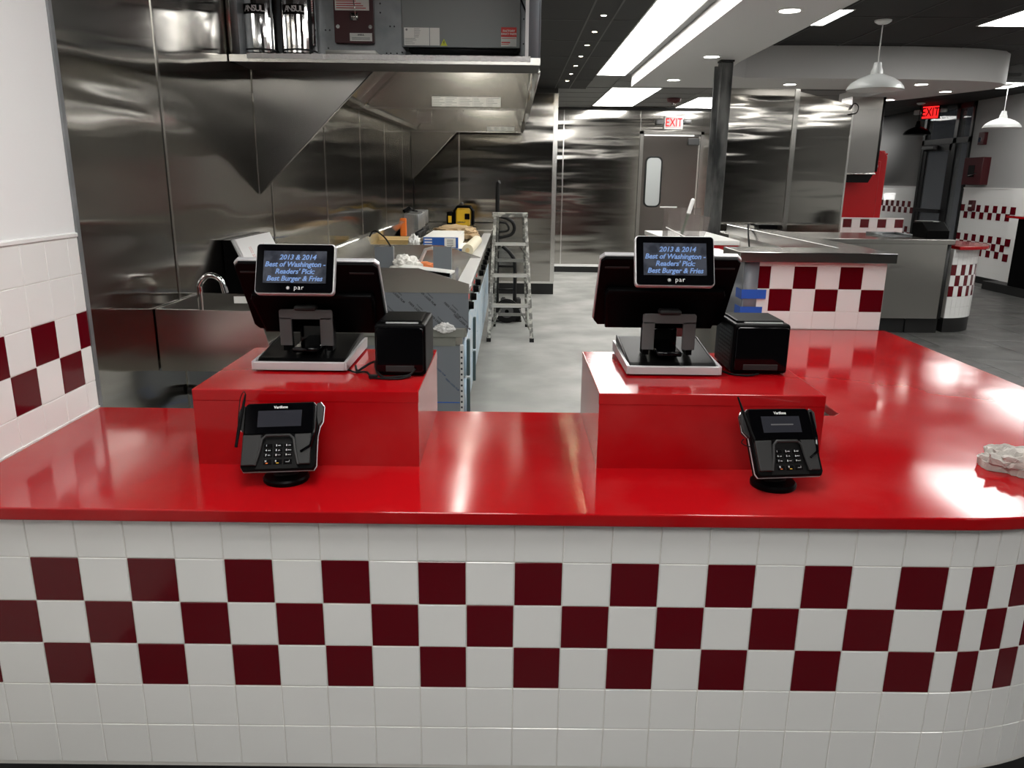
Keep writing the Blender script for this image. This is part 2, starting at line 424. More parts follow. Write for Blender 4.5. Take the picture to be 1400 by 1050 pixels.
# glazed street door
d2 = struct('door_2')
g = G().box(XR-.03, XR+.08, Y0, Y0+.06, 0, ZD).box(XR-.03, XR+.08, Y1-.08, Y1, 0, ZD).box(XR-.03, XR+.08, Y0+.42, Y0+.52, 0, ZD)
g.box(XR-.03, XR+.08, Y0, Y1, ZD-.08, ZD).box(XR-.03, XR+.08, Y0, Y1, 2.17, 2.26).box(XR-.03, XR+.08, Y0, Y1, 0, .12)
obj('door_frame', g, 'frame_black', d2)
l = obj('door_leaf', G().box(XR-.02, XR+.03, Y0+.52, Y0+.62, .12, 2.17).box(XR-.02, XR+.03, Y1-.18, Y1-.08, .12, 2.17).box(XR-.02, XR+.03, Y0+.5, Y1-.1, 2.06, 2.17).box(XR-.02, XR+.03, Y0+.5, Y1-.1, .12, .3), 'frame_black', d2)
obj('push_bar', G().box(XR-.07, XR-.03, Y0+.58, Y1-.12, 1.02, 1.08), 'frame_black', l)
obj('door_closer', G().box(XR-.10, XR-.02, Y1-.55, Y1-.15, 2.09, 2.16, bev=.01), 'grey_plastic', l)
for a, b, z0, z1 in ((Y0+.06, Y0+.42, .12, 2.17), (Y0+.62, Y1-.18, .3, 2.06), (Y0+.06, Y0+.42, 2.26, ZD-.08), (Y0+.52, Y1-.08, 2.26, ZD-.08)):
    obj('pane', G().box(XR+.0, XR+.008, a, b, z0, z1), 'glass', d2)
# far wall of dining room, wall behind the camera
struct('wall_far', G().box(5.2, XR+.1, 17, 17.1, 0, ZD+.1), 'grey_paint')
wf = struct('wall_front', G().box(XW-.15, XR+.1, -6.1, -6, 0, ZD+.1), 'base_black')
for k in range(5):
    x = .3+1.65*k
    wn = struct('window_%d' % (k+1))
    obj('window_frame', G().box(x, x+1.35, -6.0, -5.95, .5, .56).box(x, x+1.35, -6.0, -5.95, 2.24, 2.3).box(x, x+.06, -6.0, -5.95, .56, 2.24).box(x+1.29, x+1.35, -6.0, -5.95, .56, 2.24), 'frame_black', wn)
    obj('pane', G().box(x+.06, x+1.29, -5.99, -5.98, .56, 2.24), 'black_gloss', wn)

# ------------------------------------------------------------------ ceilings
ck = struct('ceiling')
obj('plenum', G().box(XW-.15, 2.5, -6, 11.6, ZK+.03, ZK+.06).box(2.5, 6.6, 7.4, 11.6, ZK+.03, ZK+.06), 'black_ceiling', ck)
cx = [(XW, .39), (.39, 1.0), (1.0, 1.61), (1.79, 2.0)]
for a, b in cx:
    for k in range(17):
        y0 = 8.85-.872*(k+1); y1 = y0+.872
        if y0 < -6: break
        piece('ceiling_tile', ('ct', round(b-a, 3)), lambda a=a, b=b: G().box(-(b-a)/2+.006, (b-a)/2-.006, -.43, .43, 0, .015), 'black_ceiling', ck, ((a+b)/2, (y0+y1)/2, ZK))
obj('spot_strip', G().box(1.61, 1.79, -6, 8.85, ZK-.002, ZK+.012), 'black_ceiling', ck)
g = G()
for x in (.39, 1.0, 1.61, 1.79): g.box(x-.006, x+.006, -6, 8.85, ZK-.003, ZK+.01)
for k in range(18):
    y = 8.85-.872*k
    if y > -6: g.box(XW, 2.0, y-.006, y+.006, ZK-.003, ZK+.01)
obj('ceiling_grid', g, 'grid_black', ck, kind='stuff')
for i in range(3):
    for j in range(8):
        x0 = 2.30+.0+i*1.22; x1 = x0+1.22; y0 = 7.5+j*.61; y1 = y0+.61
        if y1 > 11.6: continue
        if i == 0: pass
        piece('ceiling_tile', 'cg', lambda: G().box(-.604, .604, -.299, .299, 0, .015), 'grey_ceiling', ck, ((x0+x1)/2, (y0+y1)/2, ZK+.004))
g = G().box(1.64, 2.30, 8.86, 11.5, ZK+.004, ZK+.02)
g.box(2.0, 2.38, -6, 7.5, ZK+.004, ZK+.02).box(1.64, 2.31, 7.5, 8.86, ZK+.005, ZK+.02)
obj('grey_ceiling_field', g, 'grey_ceiling', ck)
g = G()
for j in range(8): g.box(1.64, 6, 7.5+j*.61-.006, 7.5+j*.61+.006, ZK, ZK+.012) if j > 1 else None
for i in range(4): g.box(2.30+i*1.22-.006, 2.30+i*1.22+.006, 7.5, 11.5, ZK, ZK+.012)
obj('ceiling_grid', g, 'grid_grey', ck, kind='stuff')

cd = struct('ceiling')
obj('plenum', G().box(2.38, XR+.1, -6, 17, ZD+.02, ZD+.06), 'black_ceiling', cd)
for i in range(9):
    for j in range(18):
        x0 = 3.03+i*.61; y0 = -2.9+j*1.22-.45
        if x0+.61 > XR+.05 or y0 > 16: continue
        if j < 0: continue
        piece('ceiling_tile', 'cdt', lambda: G().box(-.298, .298, -.603, .603, 0, .012), 'black_ceiling', cd, (x0+.305, y0+.61, ZD))
g = G()
for i in range(10): g.box(3.03+i*.61-.006, 3.03+i*.61+.006, -5.9, 16.9, ZD-.003, ZD+.008)
for j in range(16): g.box(3.03, XR, -3.35+j*1.22-.006, -3.35+j*1.22+.006, ZD-.003, ZD+.008)
obj('ceiling_grid', g, 'grid_black', cd, kind='stuff')

# soffit beam with the curved bulkhead
pts = [(2.38, -6), (2.38, 7.5), (5.28, 7.5), (5.34, 9.15), (5.6, 9.3), (5.95, 8.3), (6.24, 7.35), (6.25, 7.15), (6.17, 6.93), (6.02, 6.76), (5.8, 6.66), (5.5, 6.6), (5.0, 6.56), (4.0, 6.58), (3.38, 6.62), (3.20, 6.45), (3.08, 6.1), (3.03, 5.6), (3.03, -6)]
struct('trim_1', G().prism(pts, ZS, ZD+.02, 'z'), 'soffit_paint')

# structural pillar
def downlight(x, y, z, label, grp='round recessed downlights', r=.075, lm='lamp'):
    t = thing('downlight', label, 'light', (x, y, z), 0, grp)
    obj('trim_ring', G().lathe([(r*.8, .002), (r*.82, -.006), (r*1.05, -.006), (r*1.08, 0), (r*1.08, .004), (r*.8, .004)], (x, y, z)), 'white_plastic', t)
    obj('lens', G().cyl((x, y, z-.003), (x, y, z+.002), r*.82, n=24), lm, t)
def troffer(x0, x1, y0, y1, z, label, parts=1, grp='flat ceiling light panels'):
    t = thing('ceiling_light', label, 'light', ((x0+x1)/2, (y0+y1)/2, z), 0, grp)
    f = .012
    obj('frame', G().box(x0-f, x0, y0-f, y1+f, z-.004, z+.012).box(x1, x1+f, y0-f, y1+f, z-.004, z+.012).box(x0, x1, y0-f, y0, z-.004, z+.012).box(x0, x1, y1, y1+f, z-.004, z+.012), 'white_plastic', t)
    L = (y1-y0)/parts
    for k in range(parts):
        obj('diffuser', G().box(x0, x1, y0+L*k+(.004 if k else 0), y0+L*(k+1), z-.001, z+.008), 'troffer', t)
for k, (y0, y1) in enumerate([(6.28, 7.5), (5.05, 6.26), (3.83, 5.04), (2.6, 3.81), (1.38, 2.59), (.16, 1.37)]):
    troffer(2.0, 2.305, y0, y1, ZK, ['far end panel of the long white light strip beside the soffit', 'second panel from the far end of the light strip beside the soffit',
        'nearest visible panel of the light strip beside the soffit', 'light panel of the strip above the kitchen aisle, just overhead', 'light panel of the strip behind the registers, overhead', 'light panel of the strip directly above the counter'][k], grp='light strip beside the soffit')
troffer(2.32, 2.93, 8.70, 11.15, ZK, 'bright square panel at the back of the kitchen, left of the smoke detector', 2)
troffer(3.64, 4.25, 9.72, 11.3, ZK, 'bright panel on the back kitchen ceiling left of the dark pillar')
troffer(4.0, 4.61, 7.62, 7.90, ZK, 'thin bright light panel above the right steel partition')
troffer(5.0, 5.61, 4.35, 5.5, ZD, 'bright panel in the black ceiling at the top right corner of the photo')
troffer(3.60, 3.71, 4.94, 5.56, ZD, 'slim light panel seen past the edge of the white soffit')
troffer(7.31, 7.92, 9.2, 9.86, ZD, 'small bright panel behind the curved bulkhead at the right edge')
troffer(7.31, 7.92, 7.3, 8.45, ZD, 'ceiling light panel right of the frame, mirrored at the counter edge')
for k, (x, y) in enumerate([(.50, -1.15), (1.0, -3.0), (3.6, -2.9), (4.9, 1.7), (7.31, 4.9), (6.6, 1.5), (6.6, -2.6), (6.9, 14.4)]):  # first three panels are unseen, added to light the wall and counter front
    zz = ZK if x < 2.3 else ZD
    troffer(x, x+.61, y, y+1.22, zz, 'ceiling light panel ' + ['added left of the camera to brighten the left wall', 'added behind the camera over the queue, lighting the counter front', 'added behind the camera to the right, lighting the counter front', 'overhead right of the counter leg', 'above the dining area outside the right edge', 'above the middle of the dining room', 'in the front right corner of the dining room', 'far back beyond the glass door'][k], grp='light panels outside the picture')
for k, (x, y, s) in enumerate([(2.737, 3.47, 'nearest round downlight in the soffit, at the top of the photo'), (2.717, 5.28, 'round downlight in the soffit beside the top of the pillar'), (2.716, 6.835, 'farthest round downlight in the soffit, left of the pillar'),
    (3.987, 7.08, 'round downlight above the steel partition, right of the pillar'), (5.301, 6.94, 'round downlight in the curved bulkhead right of the white pendant'), (5.888, 7.56, 'right-hand round downlight in the curved bulkhead'), (5.70, 8.5, 'round downlight low behind the white pendant lamp'),
    (2.72, 1.66, 'round downlight in the soffit over the counter'), (2.72, -.2, 'round downlight in the soffit near the camera')]):
    downlight(x, y, ZS, s)
for k in range(9):
    y = 8.04-.622*k
    downlight(1.71, y, ZK, 'tiny spot light, %s from the back in the row on the black ceiling' % ['first', 'second', 'third', 'fourth', 'fifth', 'sixth', 'seventh', 'eighth', 'ninth'][k], 'row of tiny spot lights', r=.022, lm='spot_lamp')

t = thing('pillar', 'dark bare steel pillar from counter to white soffit', 'pillar', (2.895, 5.5, 0))
obj('tube', G().box(2.845, 2.95, 5.45, 5.56, 0, 2.485, bev=.008), 'iron', t)
obj('cap_plate', G().box(2.84, 2.955, 5.445, 5.565, 2.485, ZS), 'dark_grey', t)
obj('flange', G().box(2.80, 2.845, 5.48, 5.50, 0, 2.45), 'iron', t)

# ================================================================== COUNTER
def arc(cx, cy, r, a0, a1, n): return [(cx+r*math.cos(math.radians(a0+(a1-a0)*k/n)), cy+r*math.sin(math.radians(a0+(a1-a0)*k/n))) for k in range(n+1)]
ctop = [(XW+.001, -.03), (2.09, -.03)]+arc(2.09, .83, .86, -90, 0, 28)[1:]+[(2.95, 2.205), (2.13, 2.205)]+arc(2.13+.03, .737+.03, .03, 180, 270, 4)[:0]+[(2.13, .762), (2.105, .737), (XW+.001, .737)]
o = obj('countertop', G().prism(ctop, .763, ZT, 'z', bev=.004, seg=3), 'red_quartz')
tag(o, 'glossy bright red countertop wrapping round the tiled counter', 'countertop')
cb = thing('counter', 'service counter faced in white and dark red checker tiles', 'counter', (1.1, .35, 0))
body = [(XW+.005, .0022), (2.09, .0022)]+arc(2.09, .83, .8275, -90, 0, 28)[1:]+[(2.9165, 2.2), (2.17, 2.2), (2.17, .70), (XW+.005, .70)]
obj('body', G().prism(body, .0, .762, 'z'), 'grout', cb)
kick = [(XW+.005, .0012), (2.09, .0012)]+arc(2.09, .83, .8285, -90, 0, 28)[1:]+[(2.9175, 2.2), (2.5, 2.2), (2.5, .5), (XW+.005, .5)]
obj('notch_shade_box', G().box(1.6, 2.17, .703, 1.15, .60, .70), 'base_black', cb)  # added black box that puts shade into the notch behind the counter
obj('toe_kick', G().prism(kick, .0, .100, 'z'), 'base_black', cb)
rows = [(.659, .762)]+[(.659-TT*(k+1), .659-TT*k) for k in range(5)]
for r, (z0, z1) in enumerate(rows):
    for c_ in range(-2, 19):
        x0, x1 = c_*TT, c_*TT+TT
        if c_ == -2: x0 = XW+.006
        red = (r in (1, 3) and c_ % 2 == 0) or (r == 2 and c_ % 2 == 1)
        tile(cb, 'tile', ((x0+x1)/2, 0, (z0+z1)/2), x1-x0, z1-z0, 'red_tile' if red else 'white_tile')
    dth = math.radians(90)/24
    for k in range(24):
        th = -PI/2+dth*(k+.5)
        red = (r in (1, 3) and k % 2 == 1) or (r == 2 and k % 2 == 0)
        tile(cb, 'tile', (2.09+.829*math.cos(th), .83+.829*math.sin(th), (z0+z1)/2), .0544, z1-z0, 'red_tile' if red else 'white_tile', rot=th+PI/2)
for mt_, par in (('white_tile', 0), ('red_tile', 1)):
    g = G()
    for r, (z0, z1) in enumerate(rows):
        for k in range(12):
            y0 = .84+k*.112; red = (r in (1, 3) and k % 2 == 1) or (r == 2 and k % 2 == 0)
            if red == bool(par): g.box(2.912, 2.92, y0+.001, y0+.111, z0+.001, z1-.001)
    obj('side_tiles', g, mt_, cb, kind='stuff')

# raised register pedestals
def pedestal(x0, x1, y0, y1, label):
    t = thing('register_pedestal', label, 'pedestal', ((x0+x1)/2, (y0+y1)/2, ZT), 0, 'red register pedestals')
    z1 = .99
    obj('top_slab', G().box(x0, x1, y0, y1, z1-.03, z1, bev=.0025, seg=2), 'red_quartz', t)
    obj('front_panel', G().box(x0+.001, x1-.001, y0+.001, y0+.03, ZT, z1-.0295), 'red_quartz', t)
    obj('side_panel', G().box(x0+.001, x0+.03, y0+.03, y1, ZT, z1-.0295), 'red_quartz', t)
    obj('side_panel', G().box(x1-.03, x1-.001, y0+.03, y1, ZT, z1-.0295), 'red_quartz', t)
pedestal(.299, .859, .248, .735, 'raised red block on the counter carrying the left register')
pedestal(1.306, 1.870, .252, .735, 'raised red block on the counter carrying the right register')

# ------------------------------------------------------------------ point of sale registers
def register(bx, hx, dz, label, dw=.38):
    t = thing('register', label, 'register', (bx, .58, .99), 0, 'touch screen registers')
    # base: silver tray, black wedge
    zb = .99
    obj('foot', G().box(bx-.105, bx+.105, .45, .71, zb, zb+.006), 'rubber', t)
    tray = G().box(bx-.124, bx+.124, .43, .44, zb+.006, zb+.028, bev=.003, seg=2)
    for s in (-1, 1):
        tray.prism([(.432, zb+.006), (.735, zb+.006), (.745, zb+.034), (.70, zb+.036), (.50, zb+.030), (.432, zb+.028)], bx+s*.124-.004, bx+s*.124+.004, 'x')
    tray.box(bx-.12, bx+.12, .43, .73, zb+.006, zb+.010)
    obj('base_tray', tray, 'silver_plastic', t)
    obj('base_wedge', G().prism([(.441, zb+.010), (.725, zb+.010), (.725, zb+.052), (.70, zb+.054), (.47, zb+.030), (.441, zb+.024)], bx-.118, bx+.118, 'x', bev=.003), 'black_plastic', t)
    g = G()
    for s in (-1, 1): g.prism([(.45, zb+.012), (.725, zb+.012), (.725, zb+.055), (.70, zb+.056), (.47, zb+.029)], bx+s*.119-.0015, bx+s*.119+.0015, 'x')
    obj('wedge_side', g, 'dark_grey', t)
    g = G()
    for s in (-.04, .04): g.box(bx+s-.0006, bx+s+.0006, .4395, .4412, zb+.012, zb+.026)
    obj('tray_joint', g, 'ink', t)
    # bracket
    bx += .006 if bx < 1 else -.006
    bz0, bz1 = 1.048, 1.146
    g = G().box(bx-.073, bx-.040, .502, .510, bz0, bz1-.02, bev=.001).box(bx+.038, bx+.073, .502, .510, bz0, bz1-.02, bev=.001)
    g.prism(rrect(bx-.073, bx+.073, bz1-.024, bz1+.002, .006), .502, .510, 'y')
    br = obj('bracket', g, 'grey_plastic', t)
    for s_ in (-1, 1): obj('bracket_side', G().box(bx+s_*.060-.008, bx+s_*.060+.008, .511, .56, bz0-.016, bz1-.035), 'black_plastic', br)
    obj('hinge_block', G().box(bx-.03, bx+.03, .494, .53, bz1, bz1+.014, bev=.004), 'dark_grey', t)
    obj('neck', G().box(bx-.036, bx+.036, .565, .64, bz0-.018, bz0+.05, bev=.004).box(bx-.034, bx+.034, .475, .57, bz0-.014, bz0+.0, bev=.003), 'black_gloss', t)
    # main screen, leaning back toward the customer at the top
    A = Vector((hx, .455, 1.282+dz)); B = Vector((hx, .604, 1.075+dz))
    H = (A-B).length; vdir = (A-B).normalized(); xdir = Vector((1, 0, 0)); nrm = xdir.cross(vdir)   # toward customer, down
    F = Matrix((xdir, vdir, nrm)).transposed().to_4x4(); F.translation = B
    hw = dw/2
    pan = [(-hw+.012, 0), (hw-.012, 0), (hw, .018), (hw, H-.012), (hw-.012, H), (-hw+.012, H), (-hw, H-.012), (-hw, .018)]
    obj('screen_rim', G(F).prism(pan, -.020, -.006, 'z', bev=.003), 'silver_plastic', t)
    hb = obj('screen_back', G(F).prism([(x*.985, .003+y*.976) for x, y in pan], -.008, .004, 'z', bev=.003), 'black_plastic', t)
    obj('touch_screen', G(F).box(-hw+.012, hw-.012, .014, H-.014, -.0225, -.0195), 'black_gloss', t)
    low = [(-hw+.035, .006), (hw-.035, .006), (hw-.022, H*.52), (hw-.03, H*.60), (-hw+.03, H*.60), (-hw+.022, H*.52)]
    obj('rear_housing', G(F).prism(low, .002, .022, 'z', bev=.008), 'black_plastic', hb)
    obj('handle_recess', G(F).box(-hw+.015, -hw+.08, H-.035, H-.030, .003, .006).box(hw-.08, hw-.015, H-.035, H-.030, .003, .006), 'dark_grey', hb)
    # customer display
    w2, h2 = .101, .132
    cx_ = hx-.008 if bx < 1 else hx-.006
    c0 = Vector((cx_, .36, 1.212+dz*.98+(.008 if dz else 0))); vd = Vector((0, .05, .122)).normalized(); n2 = xdir.cross(vd)
    F2 = Matrix((xdir, vd, n2)).transposed().to_4x4(); F2.translation = c0
    cd_ = obj('customer_display', G(F2).prism(rrect(-w2, w2, 0, h2, .010), -.022, -.002, 'z', bev=.003), 'silver_plastic', t)
    obj('bezel', G(F2).prism(rrect(-w2+.003, w2-.003, .003, h2-.003, .008), -.003, .0005, 'z'), 'black_gloss', cd_)
    obj('display_screen', G(F2).box(-.080, .080, .028, .112, .0003, .0012), 'screen', cd_)
    g = G(F2)
    for i, s in enumerate(['2013 & 2014', 'Best of Washington -', "Readers' Pick:", 'Best Burger & Fries']):
        g.text(s, .0185, T([.006, 0, .0, .0][i], .099-.0185*i-.004, .0014), bold=.0004, shear=.25, ext=.0001, space=.97)
    obj('display_text', g, 'screen_text', cd_)
    g = G(F2).text('par', .017, T(.012, .0165, .0008), ext=.0001, bold=-.0001, space=1.15)
    for k in range(8):
        a = k*PI/4; g.box(-.0045, .0045, -.0007, .0007, 0, .0003, mt=T(-.0155, .0155, .0006) @ RZ(a))
    obj('maker_logo', g, 'silver_ink', cd_)
    obj('display_arm', G(F2).box(-.03, .03, .03, .09, -.06, -.02, bev=.004), 'black_plastic', cd_)
    return t
register(.517, .542, 0, 'left register on the red block, its display lettered in blue', .385)
register(1.527, 1.506, .024, 'right register with its black screen on the red block beside the pillar', .375)

# ------------------------------------------------------------------ receipt printers
def printer(x0, x1, y0, y1, label):
    t = thing('receipt_printer', label, 'printer', ((x0+x1)/2, (y0+y1)/2, .99), 0, 'black receipt printers')
    z0, z1 = .993, 1.130
    obj('housing', G().box(x0, x1, y0+.006, y1, z0, z1, bev=.009, seg=3), 'black_plastic', t)
    obj('front_cover', G().prism(rrect(x0+.006, x1-.006, z0+.010, z1-.008, .008), y0-.002, y0+.01, 'y', bev=.002), 'black_gloss', t)
    obj('lid', G().box(x0+.012, x1-.012, y0+.03, y1-.03, z1-.002, z1+.006, bev=.004, seg=2), 'black_plastic', t)
    obj('lid_edge', G().box(x0+.03, x1-.02, y0+.018, y0+.024, z1-.001, z1+.003), 'silver_plastic', t)
    obj('paper_slot', G().box(x0+.03, x1-.03, y0-.003, y0+.001, z0+.012, z0+.028, bev=.001), 'dark_grey', t)
    obj('foot', G().box(x0+.015, x1-.015, y0+.02, y1-.02, .99, .9935), 'rubber', t)
    g = G()
    for r in range(9):
        for c in range(10): g.box(x0-.0006, x0+.001, y0+.03+c*.012, y0+.038+c*.012, z0+.02+r*.011, z0+.026+r*.011)
    obj('side_grille', g, 'dark_grey', t, kind='stuff')
printer(.727, .862, .392, .60, 'black receipt printer on the left red block, cables coiled before it')
printer(1.688, 1.842, .455, .65, 'black receipt printer on the right red block, right of the register')
def bez(P, n=24):
    out = []
    for i in range(len(P)-1):
        p0 = Vector(P[max(i-1, 0)]); p1 = Vector(P[i]); p2 = Vector(P[i+1]); p3 = Vector(P[min(i+2, len(P)-1)])
        for k in range(n):
            t = k/n; out.append(.5*((2*p1)+(-p0+p2)*t+(2*p0-5*p1+4*p2-p3)*t*t+(-p0+3*p1-3*p2+p3)*t**3))
    out.append(Vector(P[-1])); return out
z = .9935
o = obj('cable', G().tube(bez([(.655, .50, z), (.672, .44, z), (.69, .43, z+.012), (.715, .455, z+.022), (.728, .41, z+.012), (.75, .378, z), (.79, .372, z+.002), (.82, .376, z+.006), (.835, .385, z+.02)], 8), .0032, 6), 'black_matte')
tag(o, 'thick black cable from the left register looping round the printer front', 'cable')
o = obj('cable', G().tube(bez([(.64, .46, z), (.668, .425, z), (.70, .42, z+.002), (.725, .37, z), (.77, .358, z), (.80, .362, z), (.825, .375, z+.004)], 8), .0026, 6).box(.716, .738, .362, .376, .9905, 1.001, bev=.002), 'black_matte')
tag(o, 'thin black cable with a square plug lying on the left red block', 'cable')
o = obj('cable', G().tube(bez([(1.652, .56, z), (1.668, .50, z), (1.69, .452, z), (1.73, .440, z), (1.76, .446, z+.003)], 8), .003, 6), 'black_matte')
tag(o, 'short black cable between the right register and its printer', 'cable')

# ------------------------------------------------------------------ payment terminals
def terminal(px, py, cx, cz, yaw, roll, label, sty=0):
    t = thing('card_terminal', label, 'card terminal', (px, py, ZT), 0, 'black card payment terminals')
    obj('stand_disc', G().lathe([(0.001, 0), (.052, 0), (.054, .003), (.054, .010), (.050, .014), (.030, .016), (.001, .016)], (px, py, ZT), 32), 'black_plastic', t)
    obj('stand_post', G().cyl((px, py, ZT+.012), (px-.004, py+.012, ZT+.055), .030, .027, 24, bev=.002).sph((px-.004, py+.012, ZT+.058), .027, n=8), 'black_matte', t)
    C = T(cx, .145, cz) @ RZ(yaw) @ RY(roll) @ RX(math.radians(56))
    w_, h_ = .0875, .083
    out = [(-w_+.006, -h_), (w_-.006, -h_), (w_, -h_+.010), (w_, .0), (w_+.004, .02), (w_-.001, .045), (w_-.004, h_-.010), (w_-.012, h_), (-w_+.010, h_), (-w_, h_-.010), (-w_, -h_+.010)]
    bd = obj('body', G(C).prism(out, -.022, .004, 'z', bev=.004), 'black_plastic', t)
    obj('trim_edge', G(C).prism([(x*1.012, y*1.012) for x, y in out], -.0105, -.0075, 'z'), 'silver_plastic', bd)
    obj('mount', G(C).box(-.035, .035, -.035, .03, -.042, -.02, bev=.004), 'black_matte', t)
    gp = obj('glass_panel', G(C).prism(rrect(-w_+.006, w_-.010, .006, h_-.004, .004), .003, .0065, 'z'), 'black_gloss', t)
    obj('screen', G(C).box(-.053, .050, .022, .062, .0063, .0072), 'screen_dim', gp)
    obj('maker_name', G(C).text('Verifone', .0095, T(0, h_-.013, .0068), bold=.0002, ext=.0001), 'silver_ink', gp)
    if sty: obj('message_line', G(C).box(-.030, .030, .040, .043, .0071, .0075), 'lcd_line', gp)
    # keypad hood and keys
    kp = [(-.052, -h_+.004), (.048, -h_+.004), (.040, -.04), (.036, -.008), (.028, 0), (-.030, 0), (-.038, -.008), (-.042, -.04)]
    obj('lower_shell', G(C).prism([(-w_+.004, -h_+.012), (-.050, -h_+.012), (-.040, .002), (-w_+.004, .002)], .003, .012, 'z', bev=.002), 'dark_grey', t)
    obj('lower_shell', G(C).prism([(.047, -h_+.012), (w_-.012, -h_+.012), (w_-.012, .002), (.037, .002)], .003, .012, 'z', bev=.002), 'dark_grey', t)
    obj('keypad_hood', G(C).tube([(-.052, -h_+.012, .010), (-.043, -.04, .012), (-.038, -.010, .013), (-.028, -.001, .013), (.026, -.001, .013), (.036, -.010, .013), (.041, -.04, .012), (.049, -h_+.012, .010)], .0035, 8), 'dark_grey', t)
    kpd = obj('keypad', G(C).prism(kp, .002, .005, 'z'), 'black_matte', t)
    names = ['1', '2 ABC', '3 DEF', '4 GHI', '5 JKL', '6 MNO', '7 PRS', '8 TUV', '9 WXY', 'X', '0', '']
    for i in range(12):
        r, c = divmod(i, 3); kx = -.024+.0235*c; ky = -.024-.0115*r-(.003 if r == 3 else 0)
        k_ = G(C).box(kx-.0098, kx+.0098, ky-.0045-(.003 if r == 3 else 0), ky+.0045, .004, .0068, bev=.001)
        ko = obj('key', k_, 'black_plastic', kpd, label='key')
        del ko['label']
    g = G(C)
    for i, s in enumerate(names):
        r, c = divmod(i, 3); kx = -.024+.0235*c; ky = -.024-.0115*r-(.003 if r == 3 else 0)
        if s: g.text(s[0], .0060, T(kx-.004, ky, .0070), bold=.0002, ext=.0001)
        if len(s) > 1: g.text(s[2:], .0036, T(kx+.003, ky-.0003, .0070), ext=.0001)
    g.tube([(.0185, -.064, .0072), (.027, -.064, .0072), (.027, -.060, .0072)], .0004, 4)
    obj('key_print', g, 'silver_ink', kpd)
    obj('key_mark', G(C).box(-.0275, -.0225, -.0672, -.0655, .0068, .0072), 'orange', kpd, label='small red cancel mark')
    obj('key_mark', G(C).box(-.003, .003, -.0672, -.0655, .0068, .0072), 'yellow', kpd, label='small yellow clear mark')
    # card slot on the right, angled
    obj('card_slot', G(C).tube([(w_-.004, h_-.012, .008), (w_-.004, .010, .011), (w_-.012, -.028, .013), (w_-.034, -.042, .014)], [.003, .0032, .0035, .003], 6), 'black_gloss', t)
    obj('reader_wing', G(C).prism([(w_, .018), (w_+.010, .035), (w_+.012, .072), (w_+.004, h_-.002), (w_-.004, h_-.004), (w_-.004, .018)], -.016, .002, 'z', bev=.002), 'dark_grey', t)
    obj('wing_trim', G(C).tube([(w_+.001, .014, -.008), (w_+.0115, .034, -.008), (w_+.0135, .072, -.008), (w_+.004, h_+.001, -.008)], .0012, 6), 'silver_plastic', t)
    # stylus in its clip on the left
    obj('stylus_clip', G(C).prism([(-w_-.013, .025), (-w_+.002, .010), (-w_+.002, h_-.006), (-w_-.006, h_-.004), (-w_-.013, h_-.016)], -.016, .0, 'z', bev=.002), 'dark_grey', t)
    obj('clip_trim', G(C).tube([(-w_-.004, .014, -.007), (-w_-.0145, .028, -.007), (-w_-.0145, h_-.018, -.007), (-w_-.006, h_-.002, -.007)], .0012, 6), 'chrome', t)
    st = obj('stylus', G(C).tube([(-w_-.012, -.025, .006), (-w_-.007, .03, .008), (-w_+.000, .085, .010), (-w_+.002, .104, .010)] if not sty else [(-w_+.010, -.012, .006), (-w_-.002, .03, .008), (-w_-.012, .075, .010), (-w_-.018, .110, .010)], [.0036, .0042, .0032, .002], 8), 'black_plastic', t)
    if not sty:
        obj('stylus_cord', G(C).tube(bez([(-w_+.002, .104, .010), (-w_-.004, .112, .006), (-w_-.012, .098, .002), (-w_-.014, .06, 0), (-w_-.013, .02, 0), (-w_-.015, -.02, .004)], 8), .0012, 6), 'black_matte', st)
    else:
        obj('stylus_cord', G(C).tube(bez([(-w_+.010, -.012, .006), (-w_-.006, -.005, -.01), (-w_-.012, .006, -.02), (-w_-.002, .016, -.024)], 8), .0012, 6), 'black_matte', st)
terminal(.549, .152, .542, .905, math.radians(2), math.radians(-2), 'left card terminal on a round stand, stylus looped on its left')
terminal(1.722, .150, 1.736, .905, math.radians(14), math.radians(3), 'right card terminal on a round stand, turned toward the right', 1)

# ------------------------------------------------------------------ cleaning cloth
def rag(cx, cy, lx, ly, h, sd):
    t = bmesh.new(); bmesh.ops.create_icosphere(t, subdivisions=5, radius=1)
    for v in t.verts:
        c = v.co.copy(); q = Vector((c.x*2.6, c.y*1.6, c.z+sd)); n1 = noise.noise(q); n2 = noise.noise(q*2.7+Vector((3, 1, 0)))
        ridge = 1-abs(noise.noise(Vector((c.x*1.8+sd, c.y*5+c.x*2, 0))))*2
        r = 1+.16*n1+.09*n2+.03*noise.noise(q*6)
        sx = math.copysign(abs(c.x)**.7, c.x)*r; sy = math.copysign(abs(c.y)**.75, c.y)*r
        zz = h*(.55+.45*c.z)*(1+.35*n1+.3*n2)+(.016*ridge+.010*noise.noise(Vector((c.x*9, c.y*7+c.x*5, sd))) if c.z > -.1 else 0)
        if c.z < -.35: zz = 0
        v.co = Vector((cx+lx*sx, cy+ly*sy-.03*c.x, ZT+.001+max(0, zz)))
    return G()._add(t)
o = obj('cleaning_cloth', rag(2.505, .262, .20, .075, .042, 3).tube(bez([(2.43, .222, ZT+.012), (2.47, .205, ZT+.020), (2.50, .215, ZT+.026), (2.56, .195, ZT+.016), (2.64, .20, ZT+.014)], 8), .011, 10), 'cloth')
tag(o, 'crumpled grey white cleaning cloth on the right of the red counter', 'cloth')

